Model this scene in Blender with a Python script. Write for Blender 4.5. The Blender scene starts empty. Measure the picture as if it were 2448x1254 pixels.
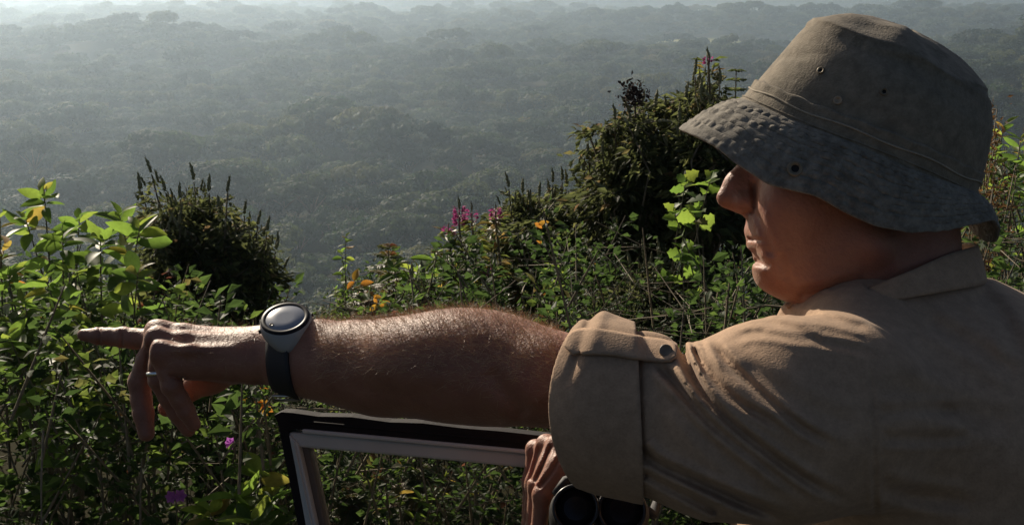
import bpy, math, random
import numpy as np
from mathutils import Vector, Matrix

random.seed(7)
RNG = np.random.default_rng(7)
SC = bpy.context.scene
COL = SC.collection
rad = math.radians

# ------------------------------------------------------------------ camera
FPX = 2625.0                       # focal length in photograph pixels (2448 wide)
PITCH = rad(15.5)
CAM = np.array([0.0, 0.0, 1.87])
FWD = np.array([0.0, math.cos(PITCH), -math.sin(PITCH)])
UPV = np.array([0.0, math.sin(PITCH), math.cos(PITCH)])
RGT = np.array([1.0, 0.0, 0.0])
cd = bpy.data.cameras.new('camera')
cd.sensor_width = 36.0
cd.lens = 36.0 * FPX / 2448.0
cd.clip_start = 0.02
cd.clip_end = 20000.0
cam = bpy.data.objects.new('camera', cd)
COL.objects.link(cam)
cam.location = CAM
cam.rotation_euler = (math.pi / 2 - PITCH, 0, 0)
SC.camera = cam

# ------------------------------------------------------------------ light
SUN_AZ = rad(-30.0)                # measured from +Y, negative = to the left
SUN_EL = rad(26.0)
world = bpy.data.worlds.new('World')
SC.world = world
world.use_nodes = True
wn = world.node_tree.nodes
wl = world.node_tree.links
wn.clear()
sky = wn.new('ShaderNodeTexSky')
sky.sky_type = 'NISHITA'
sky.sun_disc = False
sky.sun_elevation = SUN_EL
sky.sun_rotation = SUN_AZ
sky.air_density = 0.8
sky.dust_density = 3.0
bg = wn.new('ShaderNodeBackground')
bg.inputs['Strength'].default_value = 0.05
wo = wn.new('ShaderNodeOutputWorld')
wl.new(sky.outputs[0], bg.inputs['Color'])
wl.new(bg.outputs[0], wo.inputs['Surface'])
sd = bpy.data.lights.new('sun', 'SUN')
sd.energy = 5.0
sd.angle = rad(0.6)
sd.color = (1.0, 0.88, 0.71)
sun = bpy.data.objects.new('sun', sd)
COL.objects.link(sun)
SUNDIR = Vector((math.sin(SUN_AZ) * math.cos(SUN_EL), math.cos(SUN_AZ) * math.cos(SUN_EL), math.sin(SUN_EL)))
sun.rotation_euler = SUNDIR.to_track_quat('Z', 'Y').to_euler()
sun.location = (-3, 4, 6)

SC.view_settings.view_transform = 'Standard'
SC.view_settings.look = 'None'
SC.view_settings.gamma = 1.0
SC.view_settings.exposure = 0.35
SC.render.engine = 'CYCLES'
SC.cycles.use_denoising = True
SC.cycles.max_bounces = 8
SC.cycles.diffuse_bounces = 3
SC.cycles.transmission_bounces = 4
SC.cycles.volume_bounces = 1
SC.cycles.transparent_max_bounces = 8

# ------------------------------------------------------------------ small helpers
def cam2world(p):
    p = np.asarray(p, float)
    return CAM + p[..., 0:1] * RGT + p[..., 1:2] * FWD + p[..., 2:3] * UPV

def C(u, v, d):                    # photograph pixel at a depth -> metres along (right, forward, up) of the view
    return np.array([(u - 1224.0) / FPX * d, d, -(v - 627.0) / FPX * d])

def Wp(u, v, d):
    return cam2world(C(u, v, d))

def at_y(u, v, y):                 # the point seen at (u, v) whose world y is y
    dirv = RGT * (u - 1224.0) / FPX + FWD - UPV * (v - 627.0) / FPX
    return CAM + dirv * (y / dirv[1])

def tag(o, label=None, cat=None, group=None, kind=None):
    if label: o['label'] = label
    if cat: o['category'] = cat
    if group: o['group'] = group
    if kind: o['kind'] = kind
    return o

def empty(name, loc=(0, 0, 0)):
    e = bpy.data.objects.new(name, None)
    e.empty_display_size = 0.05
    COL.objects.link(e)
    e.location = Vector([float(x) for x in loc])
    return e

def npmesh(name, V, Fc, smooth=True):
    V = np.ascontiguousarray(V, dtype=np.float32)
    Fc = np.ascontiguousarray(Fc, dtype=np.int32)
    me = bpy.data.meshes.new(name)
    n, k = Fc.shape
    me.vertices.add(len(V))
    me.vertices.foreach_set('co', V.ravel())
    me.loops.add(n * k)
    me.loops.foreach_set('vertex_index', Fc.ravel())
    me.polygons.add(n)
    me.polygons.foreach_set('loop_start', np.arange(0, n * k, k, dtype=np.int32))
    me.polygons.foreach_set('loop_total', np.full(n, k, dtype=np.int32))
    me.polygons.foreach_set('use_smooth', np.full(n, smooth, dtype=bool))
    me.update(calc_edges=True)
    return me

def vattr(me, name, arr):
    a = me.attributes.new(name, 'FLOAT', 'POINT')
    a.data.foreach_set('value', np.ascontiguousarray(arr, dtype=np.float32))

def link(name, me, mat=None, parent=None):
    o = bpy.data.objects.new(name, me)
    COL.objects.link(o)
    if mat is not None:
        if me.materials: me.materials[0] = mat
        else: me.materials.append(mat)
    if parent is not None:
        o.parent = parent
        o.matrix_parent_inverse = Matrix.Translation(parent.location).inverted()
    return o

class MB:                          # collects simple solids
    def __init__(s): s.v = []; s.f = []
    def add(s, V, Fs):
        o = len(s.v); s.v += [tuple(map(float, p)) for p in V]; s.f += [tuple(i + o for i in f) for f in Fs]
    def tube(s, pts, rs, n=8, cap=True):
        pts = [np.asarray(p, float) for p in pts]
        if not hasattr(rs, '__len__'): rs = [rs] * len(pts)
        V = []; Fs = []; up = np.array([0.3, 0.5, 0.81])
        for i, p in enumerate(pts):
            t = pts[min(i + 1, len(pts) - 1)] - pts[max(i - 1, 0)]
            t = t / (np.linalg.norm(t) + 1e-9)
            a = np.cross(t, up); a /= np.linalg.norm(a) + 1e-9
            b = np.cross(t, a)
            up = np.cross(a, t)
            for j in range(n):
                an = 2 * math.pi * j / n
                V.append(p + rs[i] * (math.cos(an) * a + math.sin(an) * b))
        for i in range(len(pts) - 1):
            for j in range(n):
                k = (j + 1) % n
                Fs.append((i * n + j, i * n + k, (i + 1) * n + k, (i + 1) * n + j))
        if cap:
            Fs.append(tuple(range(n - 1, -1, -1)))
            Fs.append(tuple(range((len(pts) - 1) * n, len(pts) * n)))
        s.add(V, Fs)
    def prism(s, poly, ext):       # polygon (3D points) swept along ext
        n = len(poly)
        V = [np.asarray(p, float) for p in poly] + [np.asarray(p, float) + np.asarray(ext) for p in poly]
        s.add(V, [tuple(range(n)), tuple(range(2 * n - 1, n - 1, -1))] + [(i, i + n, (i + 1) % n + n, (i + 1) % n) for i in range(n)])
    def mesh(s, name, smooth=True):
        me = bpy.data.meshes.new(name)
        me.from_pydata(s.v, [], s.f); me.update()
        me.polygons.foreach_set('use_smooth', [smooth] * len(me.polygons))
        return me
    def build(s, name, mat, parent=None, smooth=True, bevel=0):
        o = link(name, s.mesh(name, smooth), mat, parent)
        if bevel:
            m = o.modifiers.new('bevel', 'BEVEL'); m.width = bevel; m.segments = 2; m.limit_method = 'ANGLE'
        return o

# ------------------------------------------------------------------ materials
def new_mat(name):
    m = bpy.data.materials.new(name); m.use_nodes = True
    nt = m.node_tree; nt.nodes.clear()
    out = nt.nodes.new('ShaderNodeOutputMaterial')
    return m, nt, out

def nd(nt, typ, **kw):
    n = nt.nodes.new(typ)
    for k, v in kw.items():
        if k in n.inputs: n.inputs[k].default_value = v
        else: setattr(n, k, v)
    return n

def ramp(nt, src, stops):
    r = nt.nodes.new('ShaderNodeValToRGB')
    e = r.color_ramp.elements
    while len(e) < len(stops): e.new(0.5)
    for i, (p, c) in enumerate(stops):
        e[i].position = p; e[i].color = (*c, 1)
    nt.links.new(src, r.inputs[0])
    return r

def noise(nt, scale, detail=3, rough=0.5, coord='Object'):
    tc = nt.nodes.new('ShaderNodeTexCoord')
    n = nd(nt, 'ShaderNodeTexNoise')
    n.inputs['Scale'].default_value = scale
    n.inputs['Detail'].default_value = detail
    n.inputs['Roughness'].default_value = rough
    nt.links.new(tc.outputs[coord], n.inputs['Vector'])
    return n

def basic(name, stops, scale=30, rough=0.7, bump=0.0, bscale=200, spec=0.5, metal=0.0, detail=4, bdist=0.001):
    m, nt, out = new_mat(name)
    b = nd(nt, 'ShaderNodeBsdfPrincipled')
    b.inputs['Roughness'].default_value = rough
    b.inputs['Metallic'].default_value = metal
    b.inputs['Specular IOR Level'].default_value = spec
    n = noise(nt, scale, detail)
    r = ramp(nt, n.outputs[0], [(0.3 + 0.4 * i / max(1, len(stops) - 1), c) for i, c in enumerate(stops)])
    nt.links.new(r.outputs[0], b.inputs['Base Color'])
    if bump:
        bn = noise(nt, bscale, 3, 0.6)
        bp = nd(nt, 'ShaderNodeBump'); bp.inputs['Strength'].default_value = bump; bp.inputs['Distance'].default_value = bdist
        nt.links.new(bn.outputs[0], bp.inputs['Height'])
        nt.links.new(bp.outputs[0], b.inputs['Normal'])
    nt.links.new(b.outputs[0], out.inputs['Surface'])
    return m

def leafmat(name, stops, trans, source, rough=0.42, tw=0.5, spec=0.5):
    # source: 'obj' = random for each object, 'attr' = per-leaf attribute 'rnd'
    m, nt, out = new_mat(name)
    if source == 'obj':
        s = nd(nt, 'ShaderNodeObjectInfo').outputs['Random']
    else:
        a = nd(nt, 'ShaderNodeAttribute'); a.attribute_name = 'rnd'; s = a.outputs['Fac']
    r = ramp(nt, s, stops)
    b = nd(nt, 'ShaderNodeBsdfPrincipled')
    b.inputs['Roughness'].default_value = rough
    b.inputs['Specular IOR Level'].default_value = spec
    n = noise(nt, 60 if source == 'attr' else 7, 4)
    mx = nd(nt, 'ShaderNodeMix', data_type='RGBA', blend_type='MULTIPLY')
    mx.inputs[0].default_value = 0.5
    nt.links.new(r.outputs[0], mx.inputs[6]); nt.links.new(n.outputs[0], mx.inputs[7])
    nt.links.new(mx.outputs[2], b.inputs['Base Color'])
    t = nd(nt, 'ShaderNodeBsdfTranslucent')
    hs = nd(nt, 'ShaderNodeHueSaturation'); hs.inputs['Value'].default_value = trans; hs.inputs['Saturation'].default_value = 1.0; hs.inputs['Hue'].default_value = 0.485
    nt.links.new(mx.outputs[2], hs.inputs['Color'])
    nt.links.new(hs.outputs[0], t.inputs['Color'])
    ms = nd(nt, 'ShaderNodeMixShader'); ms.inputs[0].default_value = tw
    nt.links.new(b.outputs[0], ms.inputs[1]); nt.links.new(t.outputs[0], ms.inputs[2])
    nt.links.new(ms.outputs[0], out.inputs['Surface'])
    return m

M = {}
M['leaf_green'] = leafmat('leaf_green', [(0, (.055, .11, .02)), (.6, (.09, .16, .025)), (.9, (.14, .19, .03)), (1, (.20, .15, .03))], 3.3, 'obj', rough=.5, tw=.55, spec=.35)
M['leaf_mass'] = leafmat('leaf_mass', [(0, (.025, .05, .014)), (.5, (.045, .085, .02)), (.8, (.08, .13, .025)), (.9, (.10, .11, .035)), (.97, (.12, .095, .03)), (1, (.11, .05, .025))], 2.5, 'attr', rough=.6, tw=.55, spec=.25)
M['leaf_dark'] = leafmat('leaf_dark', [(0, (.035, .045, .02)), (.6, (.06, .075, .028)), (.9, (.10, .12, .04)), (1, (.12, .085, .04))], 2.8, 'attr', rough=.65, tw=.45, spec=.15)
M['leaf_spike'] = basic('leaf_spike', [(.15, .15, .07), (.23, .22, .11)], scale=60, rough=.8)
M['leaf_fern'] = leafmat('leaf_fern', [(0, (.05, .075, .02)), (.6, (.09, .12, .025)), (.85, (.14, .11, .03)), (1, (.16, .07, .03))], 3.0, 'attr', tw=.55, spec=.25)
M['leaf_yellow'] = leafmat('leaf_yellow', [(0, (.35, .24, .03)), (1, (.45, .22, .03))], 2.0, 'obj')
M['leaf_dry'] = leafmat('leaf_dry', [(0, (.12, .075, .03)), (1, (.2, .12, .04))], 1.6, 'attr', tw=.4)
M['petal'] = leafmat('petal', [(0, (.30, .05, .15)), (1, (.42, .09, .22))], 1.4, 'attr', rough=.6)
M['petal_violet'] = leafmat('petal_violet', [(0, (.45, .12, .5)), (1, (.55, .18, .55))], 1.5, 'attr', rough=.6)
M['bark'] = basic('bark', [(.06, .045, .03), (.13, .095, .06)], scale=40, rough=.85, bump=.5, bscale=90, bdist=.004)
M['twig'] = basic('twig', [(.10, .08, .05), (.2, .16, .10)], scale=50, rough=.8)
M['dead_flower'] = basic('dead_flower', [(.03, .018, .014), (.06, .035, .025)], scale=60, rough=.9)
# ------------------------------------------------------------------ signed-distance modelling of soft bodies
def f32(a): return np.asarray(a, dtype=np.float32)

class Field:
    def __init__(s): s.ops = []
    def cone(s, a, b, ra, rb, k=0.01, mode='u'):
        a = f32(a); b = f32(b); ab = b - a; L2 = float(ab @ ab) + 1e-12
        def fn(P):
            t = np.clip((P - a) @ ab / L2, 0, 1)
            q = P - a - t[:, None] * ab
            return np.sqrt(np.einsum('ij,ij->i', q, q)) - (ra + (rb - ra) * t)
        s.ops.append((fn, (a + b) / 2, math.sqrt(L2) / 2 + max(ra, rb), k, mode))
    def chain(s, pts, k=0.01, kin=0.006, mode='u'):      # pts: (xyz, r)
        for i in range(len(pts) - 1):
            s.cone(pts[i][0], pts[i + 1][0], pts[i][1], pts[i + 1][1], k if i == 0 else kin, mode)
    def ell(s, c, r, k=0.01, rot=None, mode='u'):
        c = f32(c); r = f32(r); Rm = None if rot is None else f32(rot)
        def fn(P):
            q = P - c
            if Rm is not None: q = q @ Rm
            k0 = np.sqrt(((q / r) ** 2).sum(1)); k1 = np.sqrt(((q / (r * r)) ** 2).sum(1)) + 1e-9
            return k0 * (k0 - 1.0) / k1
        s.ops.append((fn, c, float(max(r)), k, mode))
    def func(s, fn, c, R, mode='g', k=0.0):
        s.ops.append((fn, f32(c), R, k, mode))
    def sub(s, c, R):
        return [o for o in s.ops if np.linalg.norm(o[1] - c) - o[2] < R + o[3] + (0.012 if o[4] == 'u' else 0.004)]
    @staticmethod
    def run(ops, P):
        d = np.full(len(P), 1.0, np.float32)
        for fn, c, R, k, mode in ops:
            if mode == 'g':
                d = d + fn(P, d); continue
            e = fn(P)
            if mode == 's':
                e = -e
                h = np.maximum(k - np.abs(d - e), 0) / max(k, 1e-6)
                d = np.maximum(d, e) + h * h * k * .25
            else:
                h = np.maximum(k - np.abs(d - e), 0) / max(k, 1e-6)
                d = np.minimum(d, e) - h * h * k * .25
        return d
    def at(s, P): return s.run(s.ops, f32(P).reshape(-1, 3))
    def raymarch(s, u, v, d0=0.5, d1=1.6, off=0.0, ns=260):      # first surface point seen at a pixel (view coordinates)
        dirv = f32([(u - 1224.0) / FPX, 1, -(v - 627.0) / FPX])
        ts = np.linspace(d0, d1, ns, dtype=np.float32)
        D = s.at(ts[:, None] * dirv) - off
        i = np.where(D < 0)[0]
        if len(i) == 0: return None
        i = i[0]
        t = ts[i] if i == 0 else ts[i - 1] + (ts[i] - ts[i - 1]) * D[i - 1] / (D[i - 1] - D[i])
        return dirv * t
    def grad(s, p, h=0.001):
        p = f32(p); E = np.eye(3, dtype=np.float32) * h
        a = s.at(np.concatenate([p + E, p - E])); g = a[:3] - a[3:]
        return g / (np.linalg.norm(g) + 1e-9)

def surface(field, lo, hi, h):
    lo = f32(lo); hi = f32(hi); B = 12
    nb = np.ceil((hi - lo) / (h * B)).astype(int)
    n = nb * B
    D = np.ones(tuple(n), np.float32)
    ax = [lo[i] + h * np.arange(n[i], dtype=np.float32) for i in range(3)]
    R = h * B * 0.88
    cen = [lo[i] + h * B * (np.arange(nb[i]) + .5) - h / 2 for i in range(3)]
    G = np.stack(np.meshgrid(*cen, indexing='ij'), -1).reshape(-1, 3).astype(np.float32)
    dc = np.concatenate([field.at(G[i:i + 4000]) for i in range(0, len(G), 4000)]).reshape(tuple(nb))
    live = {}
    for ix in range(nb[0]):
        for iy in range(nb[1]):
            for iz in range(nb[2]):
                s0 = (slice(ix * B, ix * B + B), slice(iy * B, iy * B + B), slice(iz * B, iz * B + B))
                dv = dc[ix, iy, iz]
                if abs(dv) > R * 1.08 + 0.008:
                    D[s0] = dv; continue
                c = np.array([cen[0][ix], cen[1][iy], cen[2][iz]])
                ops = field.sub(c, R)
                P = np.stack(np.meshgrid(ax[0][s0[0]], ax[1][s0[1]], ax[2][s0[2]], indexing='ij'), -1).reshape(-1, 3)
                D[s0] = field.run(ops, P).reshape(B, B, B) if ops else 1.0
                live[(ix, iy, iz)] = ops
    S = D < 0
    cnt = np.zeros(tuple(n - 1), np.int8)
    for a in (0, 1):
        for b in (0, 1):
            for c in (0, 1):
                cnt += S[a:n[0] - 1 + a, b:n[1] - 1 + b, c:n[2] - 1 + c]
    act = np.argwhere((cnt > 0) & (cnt < 8))
    vid = np.full(tuple(n - 1), -1, np.int32)
    vid[act[:, 0], act[:, 1], act[:, 2]] = np.arange(len(act))
    acc = np.zeros((len(act), 3), np.float32); w = np.zeros(len(act), np.float32)
    cor = [(a, b, c) for a in (0, 1) for b in (0, 1) for c in (0, 1)]
    dv = [D[act[:, 0] + a, act[:, 1] + b, act[:, 2] + c] for a, b, c in cor]
    for i in range(8):
        for j in range(i + 1, 8):
            df = [cor[j][q] - cor[i][q] for q in range(3)]
            if sum(map(abs, df)) != 1: continue
            m = (dv[i] < 0) != (dv[j] < 0)
            t = np.where(m, dv[i] / (dv[i] - dv[j] + 1e-20), 0)
            p = f32(cor[i]) + t[:, None] * f32(df)
            acc += np.where(m[:, None], p, 0); w += m
    V = lo + h * (act + acc / w[:, None])
    quads = []
    for axis in range(3):
        o1, o2 = [(1, 2), (2, 0), (0, 1)][axis]
        sl0 = [slice(1, -1)] * 3; sl1 = [slice(1, -1)] * 3
        sl0[axis] = slice(0, -1); sl1[axis] = slice(1, None)
        A = S[tuple(sl0)]; Bm = S[tuple(sl1)]
        for flip, mk in ((False, A & ~Bm), (True, ~A & Bm)):
            e = np.argwhere(mk)
            if len(e) == 0: continue
            e[:, o1] += 1; e[:, o2] += 1
            q = []
            for s1, s2 in ((-1, -1), (0, -1), (0, 0), (-1, 0)):
                c = e.copy(); c[:, o1] += s1; c[:, o2] += s2
                ok = np.minimum(c, n - 2)
                q.append(vid[ok[:, 0], ok[:, 1], ok[:, 2]])
            q = np.stack(q, 1)
            if flip: q = q[:, ::-1]
            quads.append(q)
    Q = np.concatenate(quads); Q = Q[(Q >= 0).all(1)]
    # settle the vertices on the true surface, block by block
    bi = np.minimum(((V - lo) / (h * B)).astype(int), nb - 1)
    key = (bi[:, 0] * nb[1] + bi[:, 1]) * nb[2] + bi[:, 2]
    order = np.argsort(key, kind='stable'); ks = key[order]
    cuts = np.concatenate([[0], np.where(np.diff(ks))[0] + 1, [len(ks)]])
    eps = h * .5
    for it in range(2):
        for a, b in zip(cuts[:-1], cuts[1:]):
            idx = order[a:b]; kk = tuple(bi[idx[0]])
            ops = live.get(kk)
            if not ops: continue
            P = V[idx]
            m = len(P)
            r = field.run(ops, np.concatenate([P, P + f32([eps, 0, 0]), P + f32([0, eps, 0]), P + f32([0, 0, eps])]))
            d = r[:m]; g = (np.stack([r[m:2 * m], r[2 * m:3 * m], r[3 * m:]], 1) - d[:, None]) / eps
            gl = (g * g).sum(1) + 1e-6
            step = -(d / np.maximum(gl, .3))[:, None] * g
            ln = np.linalg.norm(step, axis=1, keepdims=True)
            V[idx] = P + step * np.minimum(1, h * .6 / (ln + 1e-9))
    return V, Q

def polydist(P2, pts):             # distance from 2-D points to a polyline, with the side (+/-) and position along it
    best = np.full(len(P2), 1e9, np.float32); side = np.zeros(len(P2), np.float32); pos = np.zeros(len(P2), np.float32)
    n = len(pts) - 1
    for i in range(n):
        a = f32(pts[i]); b = f32(pts[i + 1]); ab = b - a; L2 = float(ab @ ab) + 1e-9
        t = np.clip((P2 - a) @ ab / L2, 0, 1)
        q = P2 - a - t[:, None] * ab
        d = np.sqrt((q * q).sum(1))
        m = d < best
        best = np.where(m, d, best)
        side = np.where(m, np.sign(ab[0] * q[:, 1] - ab[1] * q[:, 0]), side)
        pos = np.where(m, (i + t) / n, pos)
    return best, side, pos

def pix(P):                        # view coordinates -> photograph pixels
    return np.stack([1224.0 + FPX * P[:, 0] / P[:, 1], 627.0 - FPX * P[:, 2] / P[:, 1]], 1)

def groove(field, pts, depth, width, dmax=0.03, lift=0.5, ends=0.15, facing=None):
    # a crease (depth>0) or ridge (depth<0), in metres, along a polyline on the near side of a body
    pr = np.array(pts, float); s = np.linspace(0, 1, len(pr)); n = max(3, 2 * len(pr))
    ts = np.linspace(0, 1, n)
    K = np.stack([np.interp(ts, s, pr[:, i]) for i in range(3)], 1)
    for _ in range(2): K[1:-1] = (K[:-2] + 2 * K[1:-1] + K[2:]) / 4
    base = [o for o in field.ops if o[4] != 'g']
    for i in range(n):                      # real depth of the body at each point
        dirv = f32([(K[i, 0] - 1224.0) / FPX, 1, -(K[i, 1] - 627.0) / FPX])
        t = np.linspace(.6, 1.35, 150, dtype=np.float32)
        D = Field.run(base, t[:, None] * dirv)
        j = np.where(D < 0)[0]
        K[i, 2] = t[j[0]] if len(j) else t[int(np.argmin(D))]
    A = np.array([C(u, v, d) for u, v, d in K])
    px = [(p[0], p[1]) for p in K]
    cen = A.mean(0); dm = max(dmax, .04)
    R = float(np.linalg.norm(A - cen, axis=1).max()) + dm * 1.5 + .005
    e0, e1 = ends if isinstance(ends, tuple) else (ends, ends)
    ds = K[:, 2]; wm = 4.2 * width
    bb = (K[:, 0].min() - wm, K[:, 0].max() + wm, K[:, 1].min() - wm, K[:, 1].max() + wm)
    def fn(P, d):
        res = np.zeros(len(P), np.float32)
        q = pix(P)
        mk = (np.abs(d) < .022) & (q[:, 0] > bb[0]) & (q[:, 0] < bb[1]) & (q[:, 1] > bb[2]) & (q[:, 1] < bb[3])
        if not mk.any(): return res
        P = P[mk]; q = q[mk]
        dist, side, pos = polydist(q, px)
        dref = np.interp(pos, ts, ds)
        near = np.clip(1.5 - np.abs(P[:, 1] - dref) / dm, 0, 1)
        x = dist / width
        prof = np.exp(-x * x) - lift * np.exp(-((x - 1.9) / .9) ** 2)
        env = np.clip(pos / e0, 0, 1) * np.clip((1 - pos) / e1, 0, 1)
        env = env * env * (3 - 2 * env)
        res[mk] = depth * prof * near * env
        return res
    field.func(fn, cen, R)
# ------------------------------------------------------------------ land
def fbm(x, y, seed=0, oct_=4, s0=1.0):
    r = np.random.default_rng(seed); t = np.zeros_like(x, dtype=float); a = 1.0; f = s0
    for _ in range(oct_):
        for _k in range(3):
            th_ = r.uniform(0, 2 * np.pi); ph = r.uniform(0, 6.28)
            t += a / 3 * np.sin(f * (x * np.cos(th_) + y * np.sin(th_)) + ph + 1.3 * np.sin(f * .6 * (y * np.cos(th_) - x * np.sin(th_)) + ph * 2))
        a *= .5; f *= 2.1
    return t

def bump2(x, y, cx, cy, sx, sy, h, rot=0.0):
    c, s = math.cos(rot), math.sin(rot)
    dx = (x - cx) * c + (y - cy) * s; dy = -(x - cx) * s + (y - cy) * c
    return h * np.exp(-(dx / sx) ** 2 - (dy / sy) ** 2)

def ground_z(x, y):
    x = np.asarray(x, float); y = np.asarray(y, float)
    near = -.10 * np.clip(y - 2.2, 0, 4.5)
    slope = -np.clip(y - 6.7, 0, 160) * .50
    z = near + slope
    z = z - np.clip(y - 166.7, 0, 80) * .06
    far = np.clip((y - 120) / 200, 0, 1)
    z = z + far * (6.0 * fbm(x, y, 3, 3, .012) + 4.5 * fbm(x * .55, y, 5, 2, .05))
    z = z + bump2(x, y, -330, 900, 150, 80, 22) + bump2(x, y, -265, 860, 62, 60, 14)       # left ridge
    z = z + bump2(x, y, 540, 1270, 260, 95, 15, .10)                                        # tree-topped ridge on the right
    z = z + bump2(x, y, 330, 480, 130, 190, 52, -.15)                                       # near hillside at the right edge
    z = z + bump2(x, y, 0, 640, 420, 60, 6) + bump2(x, y, 120, 820, 300, 60, 7)
    z = z + bump2(x, y, -900, 2700, 900, 300, 25) + bump2(x, y, 800, 3200, 1100, 300, 30)
    z = z - 22 * np.clip((y - 1450) / 500, 0, 1)
    return z

def field_mask(x, y):              # open grass among the trees
    n = .22 * fbm(x, y, 11, 3, .02)
    a = ((x - 400) / 185) ** 2 + ((y - 1960) / 470) ** 2 + n
    b = ((x - 215) / 110) ** 2 + ((y - 1120) / 95) ** 2 + n
    c = ((x - 620) / 260) ** 2 + ((y - 2150) / 140) ** 2 + n
    e = ((x - 25) / 60) ** 2 + ((y - 1000) / 32) ** 2 + n * 2
    return np.minimum(np.minimum(a, b), c) < 1.0

def make_ground():
    ys = np.concatenate([np.linspace(-40, 2, 8), np.linspace(2.3, 9, 40), np.geomspace(9.4, 4800, 210)])
    ts = np.linspace(-1, 1, 161)
    ts = np.sign(ts) * np.abs(ts) ** 1.6
    V = []; mask = []
    Y, T = np.meshgrid(ys, ts, indexing='ij')
    X = T * (60 + 1.0 * np.abs(Y))
    Z = ground_z(X, Y)
    V = np.stack([X, Y, Z], -1).reshape(-1, 3)
    n, m = Y.shape
    i, j = np.meshgrid(np.arange(n - 1), np.arange(m - 1), indexing='ij')
    Fq = np.stack([i * m + j, i * m + j + 1, (i + 1) * m + j + 1, (i + 1) * m + j], -1).reshape(-1, 4)
    me = npmesh('ground', V, Fq)
    vattr(me, 'grass', field_mask(X, Y).ravel().astype(float))
    mt, nt, out = new_mat('ground_soil')
    b = nd(nt, 'ShaderNodeBsdfPrincipled'); b.inputs['Roughness'].default_value = 1.0; b.inputs['Specular IOR Level'].default_value = .05
    n1 = noise(nt, 1.2, 6, .65)
    soil = ramp(nt, n1.outputs[0], [(.3, (.018, .018, .010)), (.55, (.030, .028, .014)), (.75, (.020, .030, .012))])
    n2 = noise(nt, .02, 4, .6)
    straw = ramp(nt, n2.outputs[0], [(.3, (.25, .24, .09)), (.7, (.36, .33, .14))])
    at = nd(nt, 'ShaderNodeAttribute'); at.attribute_name = 'grass'
    mx = nd(nt, 'ShaderNodeMix', data_type='RGBA')
    nt.links.new(at.outputs['Fac'], mx.inputs[0]); nt.links.new(soil.outputs[0], mx.inputs[6]); nt.links.new(straw.outputs[0], mx.inputs[7])
    nt.links.new(mx.outputs[2], b.inputs['Base Color'])
    nt.links.new(b.outputs[0], out.inputs['Surface'])
    o = link('ground', me, mt); o['kind'] = 'structure'
make_ground()

# ------------------------------------------------------------------ forest in the valley
M['canopy'] = None
def canopy_patches(m):
    # stands of darker and lighter species across the valley
    nt = m.node_tree
    b = [n for n in nt.nodes if n.type == 'BSDF_PRINCIPLED'][0]; src = b.inputs['Base Color'].links[0].from_socket
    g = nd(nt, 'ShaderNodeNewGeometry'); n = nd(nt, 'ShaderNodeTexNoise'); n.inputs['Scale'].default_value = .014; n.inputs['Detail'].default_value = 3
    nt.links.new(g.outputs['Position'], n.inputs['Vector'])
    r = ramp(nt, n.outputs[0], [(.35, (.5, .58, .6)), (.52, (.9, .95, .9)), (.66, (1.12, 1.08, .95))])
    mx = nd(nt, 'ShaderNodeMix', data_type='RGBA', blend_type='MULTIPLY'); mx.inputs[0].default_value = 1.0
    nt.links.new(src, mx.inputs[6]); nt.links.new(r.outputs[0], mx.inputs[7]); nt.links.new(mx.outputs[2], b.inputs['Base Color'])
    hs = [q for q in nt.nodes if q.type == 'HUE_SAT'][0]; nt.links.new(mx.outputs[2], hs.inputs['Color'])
    return m
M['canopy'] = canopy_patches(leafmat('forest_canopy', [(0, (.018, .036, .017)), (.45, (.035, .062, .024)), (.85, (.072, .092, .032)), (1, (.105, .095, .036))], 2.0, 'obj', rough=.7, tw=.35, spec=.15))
def crown_mesh(seed, R, Hc, nf, flat):
    r = np.random.default_rng(seed)
    # lobes of leaf clumps over an umbrella-shaped crown
    nl = 15
    a = r.uniform(0, 2 * np.pi, nl); q = np.sqrt(r.uniform(0, 1, nl)) * .78 * R
    lx, ly = q * np.cos(a), q * np.sin(a)
    lz = Hc * (.55 + .38 * (1 - (q / R) ** 2)) + r.normal(0, .05 * Hc, nl)
    lr = R * r.uniform(.26, .44, nl)
    P = []; N = []
    per = nf // nl
    for k in range(nl):
        d = r.normal(0, 1, (per, 3)); d /= np.linalg.norm(d, axis=1, keepdims=True)
        d[:, 2] = np.where(r.uniform(0, 1, per) < .75, np.abs(d[:, 2]), d[:, 2])
        rad_ = lr[k] * r.uniform(.75, 1.08, per)
        p = d * rad_[:, None] * np.array([1, 1, flat]) + np.array([lx[k], ly[k], lz[k]])
        P.append(p); N.append(d)
    P = np.concatenate(P); N = np.concatenate(N); n = len(P)
    N = N + r.normal(0, .33, (n, 3)); N /= np.linalg.norm(N, axis=1, keepdims=True)
    A = np.cross(N, r.normal(0, 1, (n, 3))); A /= np.linalg.norm(A, axis=1, keepdims=True); B = np.cross(N, A)
    s = r.uniform(.22, .62, (n, 1)) * (R / 7)
    V = np.stack([P - A * s, P + B * s * .7, P + A * s, P - B * s * .7 - N * s * .2], 1).reshape(-1, 3)
    Fq = np.arange(n)[:, None] * 4 + np.array([0, 1, 2, 3])
    return npmesh('crown', V, Fq, False)
def trunk_mesh(seed, R, Hc):
    r = random.Random(seed); mb = MB()
    mb.tube([(0, 0, -6), (.2, 0, -2), (0, .2, Hc * .35)], [.42, .34, .25], 6)
    for k in range(5):
        a = k * 1.26 + r.random()
        mb.tube([(0, .1, Hc * .05), (math.cos(a) * R * .3, math.sin(a) * R * .3, Hc * .35), (math.cos(a) * R * .6, math.sin(a) * R * .6, Hc * .6)], [.22, .15, .08], 5)
    return mb.mesh('trunk')
VAR = []
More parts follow.
